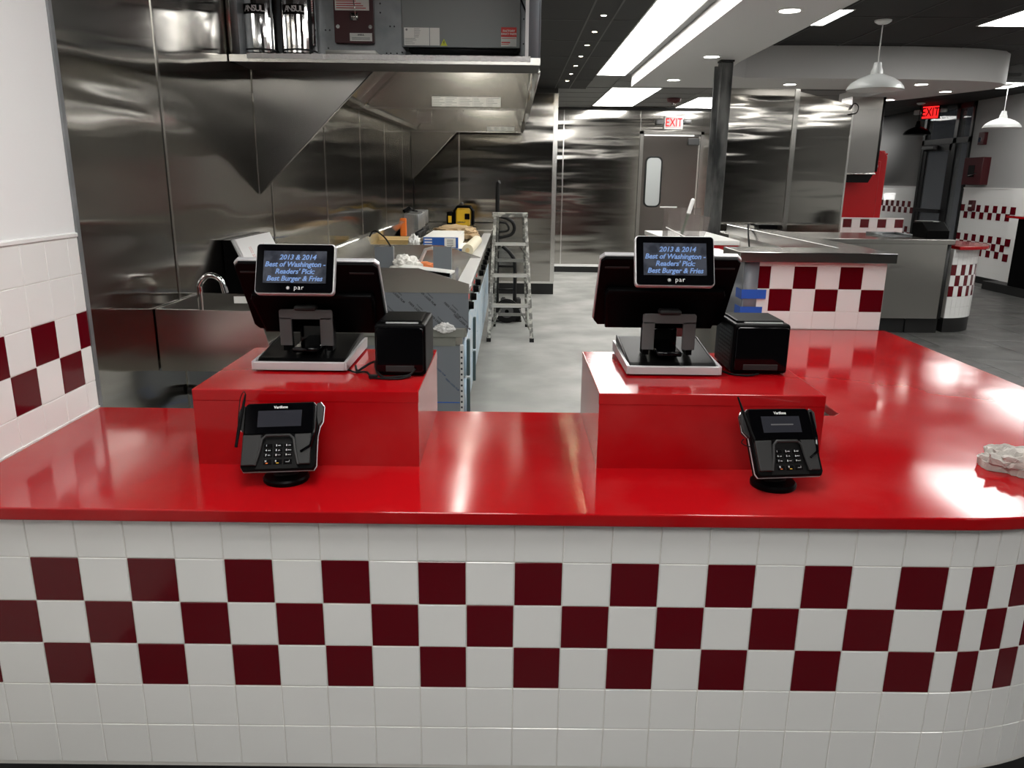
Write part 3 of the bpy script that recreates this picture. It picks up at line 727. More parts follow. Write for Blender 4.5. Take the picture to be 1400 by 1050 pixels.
# ================================================================== HALF WALL WITH STEEL CAP
hw_ = thing('half_wall', 'low wall with checker tiles and steel cap behind the red counter', 'half wall', (2.6, 2.4, 0))
obj('core', G().box(2.23, 2.915, 2.222, 2.46, 0, 1.125).box(2.80, 2.93, 2.46, 4.62, 0, 1.105), 'drywall', hw_)
obj('grout', G().box(2.29, 2.92, 2.2085, 2.222, .794, 1.125), 'grout', hw_)
zr = [(.994, 1.105), (.883, .994), (.795, .883)]
xe = [2.92-.113*k for k in range(6)]+[2.295]
for r, (z0, z1) in enumerate(zr):
    for k in range(6):
        x1, x0 = xe[k], xe[k+1]
        red = (r == 0 and k % 2 == 1) or (r == 1 and k % 2 == 0)
        tile(hw_, 'tile', ((x0+x1)/2, 2.2065, (z0+z1)/2), x1-x0, z1-z0, 'red_tile' if red else 'white_tile')
for k in range(6):
    x1, x0 = xe[k], xe[k+1]; tile(hw_, 'tile', ((x0+x1)/2, 2.2065, 1.1155), x1-x0, .020, 'white_tile')
obj('corner_post', G().box(2.222, 2.294, 2.200, 2.222, .795, 1.125).box(2.222, 2.230, 2.2, 2.46, .3, 1.125), 'film_grey', hw_, label='steel corner still in grey film')
for z0, z1, xr in ((.945, .990, 2.338), (.862, .905, 2.325)):
    obj('masking_tape', G().box(2.2195, xr, 2.1975, 2.2005, z0, z1).box(2.2175, 2.2205, 2.199, 2.30, z0-.004, z1-.002), 'tape_blue', hw_, label='strip of blue masking tape')
M['cap_steel'] = mat('cap_steel', (.50, .49, .47), .22, metal=1)
ds = obj('cap_front', G().box(2.185, 2.945, 2.165, 2.475, 1.127, 1.175, bev=.002), 'cap_steel', hw_)
obj('cap_arm', G().box(2.785, 2.955, 2.475, 4.65, 1.105, 1.175, bev=.002), 'cap_steel', hw_)

o = thing('power_adapter', 'black power adapter lying on the steel cap of the low wall', 'adapter', (2.93, 4.15, 1.175))
obj('brick', G().box(2.862, 3.0, 4.08, 4.20, 1.1755, 1.205, bev=.006, seg=2), 'black_plastic', o)
obj('cord', G().tube(bez([(2.87, 4.14, 1.19), (2.80, 4.12, 1.205), (2.765, 4.0, 1.15), (2.75, 3.9, 1.06), (2.745, 3.86, .99)], 8), .006, 6), 'black_matte', o)
obj('cord', G().tube(bez([(2.99, 4.12, 1.195), (3.02, 4.08, 1.20), (3.03, 4.10, 1.17), (3.0, 4.2, 1.12)], 6), .004, 6), 'black_matte', o)
o = thing('outlet_box', 'small black outlet box hung on the white side of the low wall', 'outlet', (2.74, 3.86, .98))
obj('housing', G().box(2.70, 2.799, 3.80, 3.92, .99, 1.06, bev=.005), 'black_plastic', o)
obj('socket', G().box(2.696, 2.70, 3.82, 3.85, 1.01, 1.04).box(2.696, 2.70, 3.87, 3.90, 1.01, 1.04), 'dark_grey', o)

# draped work table left of the half wall
t = thing('work_table', 'steel work table under a white sheet beside the low wall', 'table', (2.46, 3.1, 0))
obj('tabletop', G().box(2.10, 2.75, 2.60, 3.60, 1.02, 1.05), 'steel', t)
obj('side_panel', G().box(2.10, 2.75, 2.60, 2.62, .15, 1.02), 'steel', t)
for x in (2.12, 2.70):
    for y in (2.63, 3.55): obj('leg', G().cyl((x+.02, y, 0), (x+.02, y, 1.02), .02), 'steel_bright', t)
def sheet(u, v):
    x = 2.075+.70*u; y = 2.575+1.05*v
    e = min(u, 1-u, v, 1-v)
    zz = 1.056+.05*max(0, noise.noise(Vector((x*4, y*3, 2))))+.02*noise.noise(Vector((x*14, y*11, 6)))
    if e < .06: zz = 1.05-(.06-e)*2.4+.01*noise.noise(Vector((x*20, y*20, 2)))
    return (x, y, max(zz, 1.052) if e >= .06 else zz)
o = obj('dust_sheet', G().grid(sheet, 40, 40, .002), 'sheet'); tag(o, 'crumpled white sheet draped over the table left of the low wall', 'sheet')

# prep unit in front of the pillar with the clear holder
t = thing('prep_unit', 'steel topped unit with dark red side in front of the pillar', 'cabinet', (2.7, 4.6, 0))
obj('body', G().box(2.28, 2.78, 4.30, 5.35, .12, .985), 'dark_red', t)
obj('top', G().box(2.26, 2.79, 4.27, 5.38, 1.04, 1.075, bev=.003), 'white_plastic', t)
obj('front_band', G().box(2.27, 2.785, 4.285, 5.36, .985, 1.04), 'machine_red', t)
for x in (2.30, 2.74):
    for y in (4.33, 5.3): obj('leg', G().cyl((x, y, 0), (x, y, .12), .02), 'steel', t)
t = thing('clear_holder', 'clear plastic bin holding a green brush in front of the pillar', 'holder', (2.43, 4.5, 1.075))
obj('back_panel', G().box(2.27, 2.56, 4.60, 4.606, 1.0755, 1.30, mt=T(0, 0, 0)), 'clear', t)
obj('front_panel', G().prism([(2.37, 1.0755), (2.55, 1.0755), (2.60, 1.235), (2.37, 1.275)], 4.42, 4.427, 'y'), 'clear', t)
obj('side_panel', G().box(2.27, 2.276, 4.42, 4.60, 1.0755, 1.27), 'clear', t)
obj('rim', G().box(2.24, 2.37, 4.60, 4.612, 1.298, 1.308).tube([(2.26, 4.42, 1.16), (2.42, 4.42, 1.085)], .004, 6), 'white_plastic', t)
t = thing('brush', 'green handled brush with white tip leaning in the clear bin', 'brush', (2.41, 4.5, 1.078))
obj('handle', G().cyl((2.395, 4.5, 1.079), (2.44, 4.5, 1.255), .010, .012, 12), 'green', t)
obj('white_grip', G().cyl((2.44, 4.5, 1.255), (2.468, 4.5, 1.355), .016, .017, 12).sph((2.469, 4.5, 1.358), .017, n=6), 'white_plastic', t)

# ================================================================== HOOD
HX = 1.21
t = thing('exhaust_hood', 'near stainless exhaust hood hanging from the left wall', 'hood', (.5, 3.6, 2.0))
obj('end_skirt', G().prism([(XW+.002, 1.412), (.394, 2.004), (XW+.002, 2.004)], 2.473, 2.481, 'y').tube([(XW+.004, 2.474, 1.412), (.394, 2.474, 2.004)], .004, 6), 'steel_hood', t)
obj('end_panel', G().box(XW+.002, HX, 2.473, 2.485, 2.004, ZK-.003), 'steel_hood', t)
obj('front_panel', G().box(HX-.025, HX, 2.485, 4.85, 2.012, ZK-.003).box(HX-.035, HX+.005, 2.485, 4.85, 2.0, 2.02), 'steel_hood', t)
obj('inner_slope', G().prism([(HX-.03, 2.02), (HX-.028, 2.45), (HX-.17, 2.45)], 3.6, 4.83, 'y'), 'steel_bright', t)
obj('roof', G().box(XW+.002, HX-.03, 2.485, 4.85, 2.56, 2.575), 'hood_lit_steel', t)
obj('divider', G().box(-.05, HX, 4.84, 4.852, 2.03, 2.56), 'hood_lit_steel', t)
obj('divider_lip', G().box(-.18, HX, 4.83, 4.86, 2.022, 2.034), 'steel_bright', t)
obj('filter_track', G().prism([(-.19, 2.035), (-.09, 2.035), (.40, 2.50), (.30, 2.50)], 4.78, 4.83, 'y'), 'steel_bright', t)
for k in range(5): obj('grease_filter', G().prism([(-.18, 2.06), (-.14, 2.05), (.34, 2.51), (.30, 2.53)], 2.5+.455*k+.006, 2.5+.455*(k+1)-.006, 'y'), 'steel_hood', t)
obj('drip_trough', G().box(XW+.004, -.10, 2.49, 4.83, 2.035, 2.06), 'steel', t)
lp = obj('hood_lamp', G().box(.64, .76, 2.7, 4.75, 2.535, 2.558), 'white_plastic', t)
obj('lens', G().box(.665, .735, 2.72, 4.73, 2.53, 2.536), 'hood_lamp', lp)
def info_label(parent, x0, x1, z0, z1, y, cols, name='instruction_label'):
    lb = obj(name, G().box(x0, x1, y-.0015, y, z0, z1), 'paper', parent)
    g = G()
    for c in range(cols):
        a = x0+(x1-x0)*c/cols+.004; b = x0+(x1-x0)*(c+1)/cols-.006; n = 6
        for r in range(n):
            zz = z1-(z1-z0)*(r+.7)/n; g.box(a, a+(b-a)*random.uniform(.4, 1), y-.0022, y-.0015, zz-.0015, zz+.0008)
        if c: g.box(a-.006, a-.005, y-.0022, y-.0015, z0, z1)
    obj('print', g, 'ink_grey', lb, kind='stuff'); return lb
info_label(t, .445, .985, 2.045, 2.118, 4.84, 5)

t = thing('exhaust_hood', 'far stainless exhaust hood with pointed skirt at the back of the kitchen', 'hood', (.5, 6.8, 2.05))
obj('end_skirt', G().prism([(XW+.002, 1.474), (.379, 2.075), (XW+.002, 2.085)], 8.64, 8.65, 'y').tube([(XW+.004, 8.638, 1.474), (.379, 8.638, 2.075)], .007, 6), 'hood_lit_steel', t)
obj('end_panel', G().box(XW+.002, HX, 8.64, 8.65, 2.075, 2.58), 'hood_lit_steel', t)
obj('front_panel', G().prism([(4.865, 2.03), (8.64, 2.075), (8.64, ZK-.003), (4.865, ZK-.003)], HX-.025, HX, 'x').prism([(4.865, 2.02), (8.65, 2.068), (8.65, 2.09), (4.865, 2.04)], HX-.035, HX+.005, 'x'), 'steel_hood', t)
obj('inner_slope', G().prism([(HX-.03, 2.09), (HX-.028, 2.5), (HX-.19, 2.5)], 7.4, 8.63, 'y'), 'steel_bright', t)
obj('roof', G().box(XW+.002, HX-.03, 4.865, 8.64, 2.58, 2.595), 'hood_lit_steel', t)
obj('end_lip', G().box(XW, HX, 8.625, 8.655, 2.062, 2.078), 'steel_bright', t)
obj('drip_trough', G().prism([(4.865, 2.035), (8.6, 2.08), (8.6, 2.12), (4.865, 2.075)], XW+.004, -.12, 'x'), 'steel', t)
for k in range(8): obj('grease_filter', G().prism([(-.18, 2.11), (-.14, 2.10), (.34, 2.54), (.30, 2.56)], 4.9+.46*k+.006, 4.9+.46*(k+1)-.006, 'y'), 'steel_hood', t)
info_label(t, .76, 1.10, 2.085, 2.135, 8.638, 4)
lp = obj('hood_lamp', G().box(.64, .76, 5.1, 8.3, 2.555, 2.578), 'white_plastic', t)
obj('lens', G().box(.665, .735, 5.12, 8.28, 2.55, 2.556), 'hood_lamp', lp)
for k, (x, l_) in enumerate([(.20, .25), (.30, .22), (.42, .3), (.50, .3)]):
    obj('nozzle_pipe', G().cyl((x, 7.9, 2.58), (x, 7.9, 2.58-l_), .010, n=8).cyl((x, 7.9, 2.58-l_), (x, 7.9, 2.55-l_), .018, .010, 8), 'steel_bright', t)
obj('filter_box', G().box(.0, .16, 7.6, 7.7, 2.10, 2.22), 'steel_bright', t)

# service cabinet at the near end of the hood
t = thing('service_cabinet', 'open steel service cabinet high on the end of the hood', 'cabinet', (.5, 2.3, 2.0))
y0, y1 = 2.166, 2.47
obj('floor_shelf', G().box(XW+.003, 1.204, y0, y1, 2.003, 2.010), 'dark_grey', t)
obj('front_lip', G().box(XW+.003, 1.204, y0-.004, y0, 2.000, 2.030), 'steel', t)
obj('lip_film', G().grid(lambda u, v: (-.12+1.28*u, y0-.006-.002*random.random(), 2.012+.022*v+.003*random.random()), 160, 3, .001), 'film_crinkle', t, label='crinkled clear film along the shelf lip')
obj('side_panel', G().box(XW+.003, XW+.02, y0, y1, 2.01, ZK-.003), 'steel', t)
obj('side_panel', G().box(1.196, 1.204, y0, y1, 2.01, ZK-.003).box(1.15, 1.196, y0+.0, y0+.01, 2.03, ZK-.003), 'film_grey', t)
obj('door_edge', G().box(1.135, 1.150, y0-.004, y0+.02, 2.032, ZK-.003), 'film_white', t)
obj('back_panel', G().box(XW+.02, 1.196, 2.43, 2.44, 2.01, ZK-.003), 'galvanised', t)
g = G()
for x, z_ in [(.47, 2.08), (.49, 2.08), (.52, 2.08), (.545, 2.085), (.445, 2.30), (.49, 2.20), (.51, 2.20), (.18, 2.18), (.20, 2.18), (.19, 2.10), (1.13, 2.24), (1.13, 2.13), (.445, 2.26)]:
    g.cyl((x, 2.431, z_), (x, 2.426, z_), .004, n=8)
obj('bolt_holes', g, 'ink', t, kind='stuff')
obj('side_channel', G().box(XW+.02, XW+.05, y0+.01, 2.43, 2.01, ZK-.003), 'galvanised', t)

def tank(x, label):
    t = thing('suppression_tank', label, 'tank', (x, 2.33, 2.011), 0, 'chrome suppression tanks')
    r = .079
    obj('cylinder', G().lathe([(.0, 0), (r-.012, 0), (r-.003, .006), (r-.003, .04), (r, .044), (r, .44), (r-.02, .50), (.03, .53), (.0, .53)], (x, 2.33, 2.011), 40), 'chrome', t)
    obj('seam_band', G().lathe([(r+.0005, .052), (r+.002, .054), (r+.002, .058), (r+.0005, .060)], (x, 2.33, 2.011), 40), 'ink', t)
    lb = G(); n = 14
    lb.grid(lambda u, v: (x+(r+.001)*math.sin(-.75+1.35*u), 2.33-(r+.001)*math.cos(-.75+1.35*u), 2.217+.042*v), n, 1, .0006)
    lo = obj('name_band', lb, 'black_matte', t)
    g = G()
    for i, ch in enumerate('ANSUL'):
        a = -.42+.22*i; g.text(ch, .036, T(x+(r+.0025)*math.sin(a), 2.33-(r+.0025)*math.cos(a), 2.238) @ RZ(a) @ FACE, bold=.0006, ext=.0003)
    obj('name_letters', g, 'silver_ink', lo)
    obj('floor_bracket', G().box(x-.03, x+.045, 2.245, 2.25, 2.012, 2.05, bev=.002), 'steel_bright', t)
tank(-.104, 'left chrome suppression tank, beside the wall in the hood cabinet')
tank(.078, 'right chrome suppression tank, beside the red release plate')

t = thing('release_plate', 'dark red release plate with instruction sheet in the hood cabinet', 'release box', (.323, 2.42, 2.12))
obj('plate', G().prism(rrect(.229, .417, 2.118, 2.5, .008), 2.395, 2.429, 'y', bev=.002), 'fire_red', t)
ns = obj('notice', G().box(.237, .398, 2.392, 2.395, 2.262, 2.48), 'paper', t)
g = G()
for r in range(14):
    zz = 2.270+r*.010; g.box(.243, .243+.150*random.uniform(.6, 1), 2.3905, 2.392, zz, zz+.0035)
obj('print', g, 'ink_red', ns, kind='stuff')
obj('pull_pin', G().box(.308, .345, 2.386, 2.395, 2.218, 2.25).cyl((.336, 2.384, 2.225), (.325, 2.384, 2.33), .003, n=6), 'steel_bright', t)
for x in (.248, .402): obj('screw', G().cyl((x, 2.396, 2.19), (x, 2.388, 2.19), .009, n=12), 'steel_bright', t)
ns = obj('name_label', G().box(.302, .408, 2.392, 2.395, 2.128, 2.163), 'paper', t)
g = G().text('ANSUL', .010, T(.355, 2.3915, 2.155) @ FACE, bold=.0003)
for r in range(2): g.box(.312, .398, 2.3905, 2.392, 2.141-r*.006, 2.1425-r*.006)
obj('print', g, 'ink', ns)

t = thing('control_box', 'large grey control box with labels in the hood cabinet', 'control box', (.84, 2.37, 2.09))
obj('cover', G().box(.562, 1.114, 2.30, 2.428, 2.090, ZK-.02, bev=.003), mat('control_grey', (.20, .215, .215), .4), t)
obj('under_tray', G().box(.59, 1.10, 2.32, 2.428, 2.078, 2.092), 'dark_grey', t)
y = 2.2985
lb = obj('rating_label', G().box(.573, .690, y-.001, y+.001, 2.098, 2.174).box(.693, .738, y-.001, y+.001, 2.098, 2.174), 'paper', t)
g = G().cyl((.585, y-.001, 2.165), (.585, y-.0016, 2.165), .005, n=10)
for r in range(10):
    zz = 2.168-r*.0068; a = .62 if r < 6 else .577; g.box(a, a+random.uniform(.02, .03 if r < 6 else .1), y-.0018, y-.001, zz-.001, zz+.0006)
obj('print', g, 'ink_grey', lb, kind='stuff')
wt = obj('warning_label', G().prism([(.742, 2.097), (.774, 2.097), (.758, 2.127)], y-.001, y+.001, 'y'), 'label_yellow', t)
obj('print', G().prism([(.757, 2.118), (.7605, 2.118), (.759, 2.110), (.761, 2.110), (.7565, 2.101), (.7575, 2.108), (.7555, 2.108)], y-.0018, y-.001, 'y'), 'ink', wt)
lb = obj('parts_label', G().box(1.024, 1.096, y-.001, y+.001, 2.138, 2.180), 'label_red', t)
obj('lettering', G().text('FACTORY', .0125, T(1.060, y-.0015, 2.164) @ FACE, bold=.0004).text('DIRECT PARTS', .0108, T(1.060, y-.0015, 2.151) @ FACE, bold=.0004), 'paper', lb)
lb = obj('parts_label', G().box(1.024, 1.096, y-.001, y+.001, 2.098, 2.138), 'paper', t)
obj('lettering', G().box(1.026, 1.094, y-.0018, y-.001, 2.131, 2.133).box(1.026, 1.066, y-.0018, y-.001, 2.112, 2.117).box(1.026, 1.060, y-.0018, y-.001, 2.106, 2.108), 'label_red', lb)
o = obj('cable', G().tube(bez([(1.115, 2.40, 2.32), (1.14, 2.38, 2.26), (1.165, 2.36, 2.18), (1.17, 2.36, 2.05)], 6), .003, 6), 'black_matte'); tag(o, 'thin black cable curving down right of the grey control box', 'cable')
t = thing('folded_sheet', 'folded white paper sheet on the hood cabinet shelf', 'paper', (.34, 2.3, 2.011))
obj('sheet', G().box(.22, .452, 2.22, 2.38, 2.011, 2.062, bev=.003).box(.225, .45, 2.215, 2.22, 2.045, 2.060), 'paper', t)

# ================================================================== HAND SINK
t = thing('hand_sink', 'stainless hand sink with side splashes on the left steel wall', 'sink', (0, 1.4, .8))
obj('end_splash', G().prism([(XW+.003, .80), (.215, .80), (.20, .905), (.168, 1.026), (XW+.003, 1.030)], 1.18, 1.187, 'y'), 'steel', t)
obj('far_splash', G().prism([(XW+.003, .80), (.215, .80), (.20, .905), (.168, 1.026), (XW+.003, 1.030)], 1.59, 1.597, 'y'), 'steel', t)
obj('back_splash', G().box(XW+.003, XW+.012, 1.187, 1.59, .90, 1.030), 'steel_bright', t)
obj('basin', G().box(XW+.012, .20, 1.187, 1.59, .80, .815).box(.19, .21, 1.187, 1.59, .80, .905).box(XW+.012, XW+.06, 1.187, 1.59, .815, .905), 'steel', t)
obj('label', G().box(-.06, -.0, 1.585, 1.589, .99, 1.018), 'paper', t)
fc = obj('faucet', G().tube(bez([(-.115, 1.38, .905), (-.115, 1.38, 1.06), (-.112, 1.38, 1.095), (-.085, 1.38, 1.125), (-.055, 1.38, 1.128), (-.03, 1.38, 1.11), (-.020, 1.38, 1.075)], 8), .0105, 14), 'chrome', t)
obj('spout_tip', G().cyl((-.021, 1.38, 1.085), (-.016, 1.38, 1.062), .0125, n=14), 'chrome', fc)
obj('faucet_base', G().cyl((-.115, 1.38, .905), (-.115, 1.38, .93), .022, n=16), 'chrome', fc)
obj('drain_pipe', G().tube(bez([(.0, 1.4, .80), (.0, 1.4, .66), (-.03, 1.4, .60), (-.09, 1.4, .62), (-.14, 1.4, .66), (XW+.005, 1.4, .67)], 6), .022, 10), 'dark_grey', t)

t = thing('towel_dispenser', 'sloping wall box in white film with red print beyond the hand sink', 'wall box', (-.1, 2.2, .9))
pr = [(XW+.002, .88), (-.02, .88), (XW+.035, 1.222), (XW+.002, 1.222)]
obj('case', G().prism(pr, 1.90, 2.46, 'y', bev=.002), 'black_plastic', t)
F = Matrix.Identity(4)
sl = Vector((-.15, 0, .342)).normalized(); ydir = Vector((0, 1, 0)); nn = ydir.cross(sl)
F = Matrix((ydir, sl, nn)).transposed().to_4x4(); F.translation = Vector((-.018, 1.90, .88))
fr = obj('front_film', G(F).box(0, .56, .0, .372, .001, .004).box(.0, .03, 0, .372, .004, .010), 'film_white', t)
g = G(F)
for cxx in (.17, .36):
    for k in range(2): g.text('LASER FILM  LASER FILM', .016, T(cxx+.022*k, .24, .0045) @ RZ(PI/2), ext=.0001)
obj('film_print', g, 'ink_red', fr)

# ================================================================== COOKING LINE
XF = .842
t = thing('cooking_station', 'near steel cooking station wrapped in grey protective film', 'cooking station', (.4, 3.6, 0))
def splash(y, th=.008): return G().prism([(-.12, .86), (XF, .86), (XF, .912), (.55, 1.0), (-.12, 1.0)], y, y+th, 'y')
obj('side_splash', splash(2.86), 'steel', t)
obj('upper_panel', G().box(.10, .838, 2.862, 2.875, .655, .872), 'film_grey', t)
for x, z_ in [(.42, .845), (.60, .83), (.37, .75), (.54, .76), (.745, .76), (.66, .69), (.80, .69)]:
    g = G().text('FIBER LASER FILM', .017, T(x, 2.861, z_) @ FACE @ RZ(math.radians(-43)), bold=.0004, ext=.0001)
    g.text('Protection', .011, T(x+.016, 2.861, z_+.014) @ FACE @ RZ(math.radians(-43)), bold=.0002, ext=.0001)
    obj('film_print', g, 'ink', t)
obj('ledge', G().box(.10, .82, 2.85, 3.0, .60, .655, bev=.004).box(.10, .76, 2.865, 3.0, .545, .60), mat('ledge_grey', (.22, .225, .20), .5), t)
obj('leg_panel', G().box(.10, .785, 2.87, 2.885, .10, .545), 'film_grey', t)
M['ink_blue'] = mat('ink_blue', (.03, .06, .14), .7)
for x, z_ in [(.66, .40), (.74, .31), (.60, .22)]:
    obj('film_print', G().text('FIBER LASER FILM', .014, T(x, 2.869, z_) @ FACE @ RZ(math.radians(-43)), bold=.0003, ext=.0001), 'ink_blue', t)
obj('film_line', G().box(.10, .785, 2.868, 2.87, .196, .202), 'box_blue', t)
obj('perforated_rail', G().box(.787, .806, 2.868, 2.90, .10, .55), 'film_white', t)
g = G()
for k in range(12): g.box(.791, .802, 2.866, 2.868, .13+k*.034, .142+k*.034)
obj('rail_slots', g, 'ink', t, kind='stuff')
obj('deck', G().box(-.12, XF, 2.868, 4.45, .855, .885), 'steel_bright', t)
obj('front_rim', G().box(.762, .845, 2.868, 4.45, .885, .905, bev=.003), 'film_white', t)
obj('base_cabinet', G().box(-.12, .80, 2.89, 4.45, .10, .60), 'steel', t)
obj('body', G().box(-.12, .825, 2.876, 4.45, .60, .856), 'steel', t)
for y in (3.0, 4.35):
    for x in (.0, .74): obj('leg', G().cyl((x, y, 0), (x, y, .10), .022, n=12), 'dark_grey', t)
for k in range(2):
    y0 = 2.93+.76*k
    for z0, z1 in ((.12, .33), (.35, .57)):
        d = obj('drawer', G().box(.80, .822, y0, y0+.73, z0, z1), 'film_blue', t)
        obj('handle', G().box(.822, .842, y0+.0, y0+.05, z0+.0, z1, bev=.004), mat('drawer_edge%d%d' % (k, int(z0*100)), (.05, .085, .09), .4), d)
for k in range(4):
    y = 3.05+.36*k
    kb = obj('control_knob', G().cyl((.826, y, .76), (.86, y, .76), .026, .022, 16), 'black_plastic', t)
    obj('tag', G().box(.827, .832, y-.03, y+.02, .80, .835), 'label_red', kb)
obj('front_film', G().grid(lambda u, v: (.832+.008*noise.noise(Vector((u*9, v*5, 1))), 2.93+1.5*u, .60+.12*v), 40, 6, .001), 'film_blue', t)
obj('backsplash', G().prism([(-.13, .885), (-.10, .885), (.075, 1.10), (.045, 1.112)], 2.90, 4.45, 'y'), 'steel_bright', t)

t = thing('cooking_station', 'far steel cooking station with flat white deck behind the boxes', 'cooking station', (.4, 6, 0))
obj('side_splash', splash(4.455), 'steel', t)
obj('deck', G().box(-.12, XF, 4.463, 7.3, .855, .885), 'steel', t)
obj('front_rim', G().box(.762, .845, 4.463, 7.3, .885, .905, bev=.003), 'film_white', t)
obj('body', G().box(-.12, .825, 4.463, 7.3, .60, .856), 'steel', t)
obj('base_cabinet', G().box(-.12, .80, 4.463, 7.3, .10, .60), 'steel', t)
for y in (4.6, 6.0, 7.2):
    for x in (.0, .74): obj('leg', G().cyl((x, y, 0), (x, y, .10), .022, n=12), 'dark_grey', t)
obj('backsplash', G().prism([(-.13, .885), (-.10, .885), (.075, 1.10), (.045, 1.112)], 4.466, 5.85, 'y'), 'steel_bright', t)
for k in range(4): obj('drawer', G().box(.80, .822, 4.47+.70*k, 5.15+.70*k, .12, .57), 'film_blue', t)
for k in range(6):
    y = 4.7+.42*k; obj('control_knob', G().cyl((.826, y, .76), (.86, y, .76), .026, .022, 16), 'black_plastic', t)
t = thing('cooking_station', 'last steel counter unit before the back steel wall', 'counter unit', (.4, 8, 0))
obj('body', G().box(-.1, .80, 7.32, 8.7, .10, .90), 'steel', t)
obj('top', G().box(-.12, .86, 7.31, 8.72, .90, .94, bev=.003), 'steel', t)
for y in (7.4, 8.6):
    for x in (.0, .74): obj('leg', G().cyl((x, y, 0), (x, y, .10), .022, n=12), 'dark_grey', t)

# loose things on the cooking line
def filmbox(x, y, label, dz=.06):
    t = thing('filmed_bracket', label, 'metal box', (x, y, .886), 0, 'small boxes in grey film')
    obj('plate', G().box(x-.058, x+.058, y, y+.006, .886, 1.022+dz), 'film_grey', t)
    obj('flange', G().box(x+.052, x+.058, y+.006, y+.05, .886, 1.022+dz).box(x-.058, x+.058, y+.006, y+.05, .886, .892), 'galvanised', t)
    obj('film_mark', G().prism([(x-.01, .895), (x+.008, .895), (x, .905)], y-.001, y, 'y'), 'ink', t)
filmbox(.285, 3.30, 'left of two small grey upright boxes on the near cooking station')
filmbox(.645, 3.36, 'right of two small grey upright boxes, beside the white tray')
def crumple(cx, cy, cz, rx, ry, rz, sd, amp=.35, n=14):
    g = G(); t = bmesh.new(); bmesh.ops.create_icosphere(t, subdivisions=4, radius=1)
    for v in t.verts:
        k = 1+amp*noise.noise(v.co*2.3+Vector((sd, 0, 0)))+amp*.6*noise.noise(v.co*6+Vector((0, sd, 0)))
        v.co = Vector((cx+v.co.x*rx*k, cy+v.co.y*ry*k, max(cz+v.co.z*rz*k, cz-rz*.9)))
    return g._add(t)
o = obj('crumpled_paper', crumple(.42, 3.28, .955, .085, .07, .07, 3, .5), 'paper', smooth=False); tag(o, 'crumpled white paper between the two small grey boxes', 'paper')
t = thing('white_tray', 'flat white tray with dark edge lying beside the grey boxes', 'tray', (.55, 3.2, .886))
TR = T(.56, 3.14, .955) @ RZ(math.radians(-8)) @ RY(math.radians(5))
obj('board', G(TR).box(-.15, .17, -.07, .07, 0, .014, bev=.002), 'white_plastic', t)
obj('edge', G(TR).box(-.10, .17, -.078, -.07, -.012, .010), 'black_plastic', t)
obj('support', G().box(.46, .66, 3.12, 3.2, .886, .942), 'galvanised', t)
o = obj('orange_cloth', crumple(.46, 3.75, .915, .12, .08, .03, 9, .4), 'orange_cloth'); tag(o, 'crumpled orange cloth behind the white paper ball', 'cloth')
t = thing('bent_handle', 'white bent metal handle standing between the grey boxes', 'handle', (.55, 3.6, .886))
obj('bar', G().tube([(.43, 3.75, .888), (.50, 3.72, 1.03), (.55, 3.68, 1.045), (.59, 3.62, 1.03), (.63, 3.5, .90)], .012, 8), 'film_white', t)
o = thing('cardboard_sheet', 'tan folded cardboard sheet on the left of the cooking station', 'cardboard', (.05, 4.9, .886))
obj('face', G(T(.06, 4.85, .886) @ RX(math.radians(-20))).box(-.20, .23, 0, .006, 0, .155), 'cardboard', o)
obj('flap', G(T(.06, 4.955, .886) @ RX(math.radians(38))).box(-.18, .24, -.006, 0, -.0, .155), 'cardboard', o)
# blue and white boxes
def carton(x0, x1, y0, y1, z0, z1, label, wlab):
    t = thing('carton', label, 'box', ((x0+x1)/2, (y0+y1)/2, z0), 0, 'blue and white cartons')
    obj('box', G().box(x0, x1, y0, y1, z0, z1, bev=.002), 'paper', t)
    f = obj('blue_face', G().box(x0, x1, y0-.002, y0, z0+.003, z1-.003), 'box_blue', t)
    obj('white_patch', G().box(wlab[0], wlab[1], y0-.004, y0-.002, z0+.008, z1-.008), 'paper', f)
    g = G()
    for r in range(4): g.box(wlab[0]+.02, wlab[1]-.02, y0-.005, y0-.004, z0+.02+r*.014, z0+.026+r*.014)
    obj('print', g, 'ink_grey', f, kind='stuff')
    g = G()
    for r in range(3): g.box(x0+.01, x0+.07, y0-.004, y0-.002, z0+.02+r*.022, z0+.03+r*.022)
    obj('lettering', g, 'paper', f)
carton(.44, .70, 4.72, 5.3, .886, .955, 'lower blue and white carton, showing right of the upper one', (.58, .66))
carton(.375, .655, 4.70, 5.5, .956, 1.045, 'upper blue and white carton on the cooking station', (.545, .635))
t = thing('film_bundle', 'bundle of clear wrap in front of the upper blue carton', 'plastic wrap', (.25, 4.62, .886))
obj('wrap', crumple(.31, 4.62, .97, .05, .05, .085, 5, .4), 'film_crinkle', t)
t = thing('paper_roll', 'cream paper roll lying near the front edge of the cooking line', 'roll', (.7, 5.1, .905))
obj('roll', G().cyl((.735, 4.60, .952), (.765, 5.6, .952), .046, n=20, bev=.004), 'cream', t)
obj('core', G().cyl((.7348, 4.592, .952), (.735, 4.602, .952), .018, n=12), 'cardboard', t)
for k, (x, y, z_, rx, ry, s, lb) in enumerate([(.46, 7.02, .945, .24, .16, 2, 'long brown kraft paper bag behind the cartons'), (.62, 6.6, .94, .12, .12, 6, 'small brown kraft paper bag in front of the yellow radio')]):
    t = thing('paper_bag', lb, 'bag', (x, y, .886), 0, 'brown kraft bags')
    obj('bag', crumple(x, y, z_, rx, ry, .06, s, .3), 'kraft', t)
t = thing('jobsite_radio', 'yellow and black jobsite radio at the far end of the cooking line', 'radio', (.4, 8.05, .94)); WM[t.name] = WM[t.name] @ T(-.07, 0, 0)
obj('body', G().box(.33, .50, 8.0, 8.16, .94, 1.15, bev=.02, seg=2), 'yellow', t)
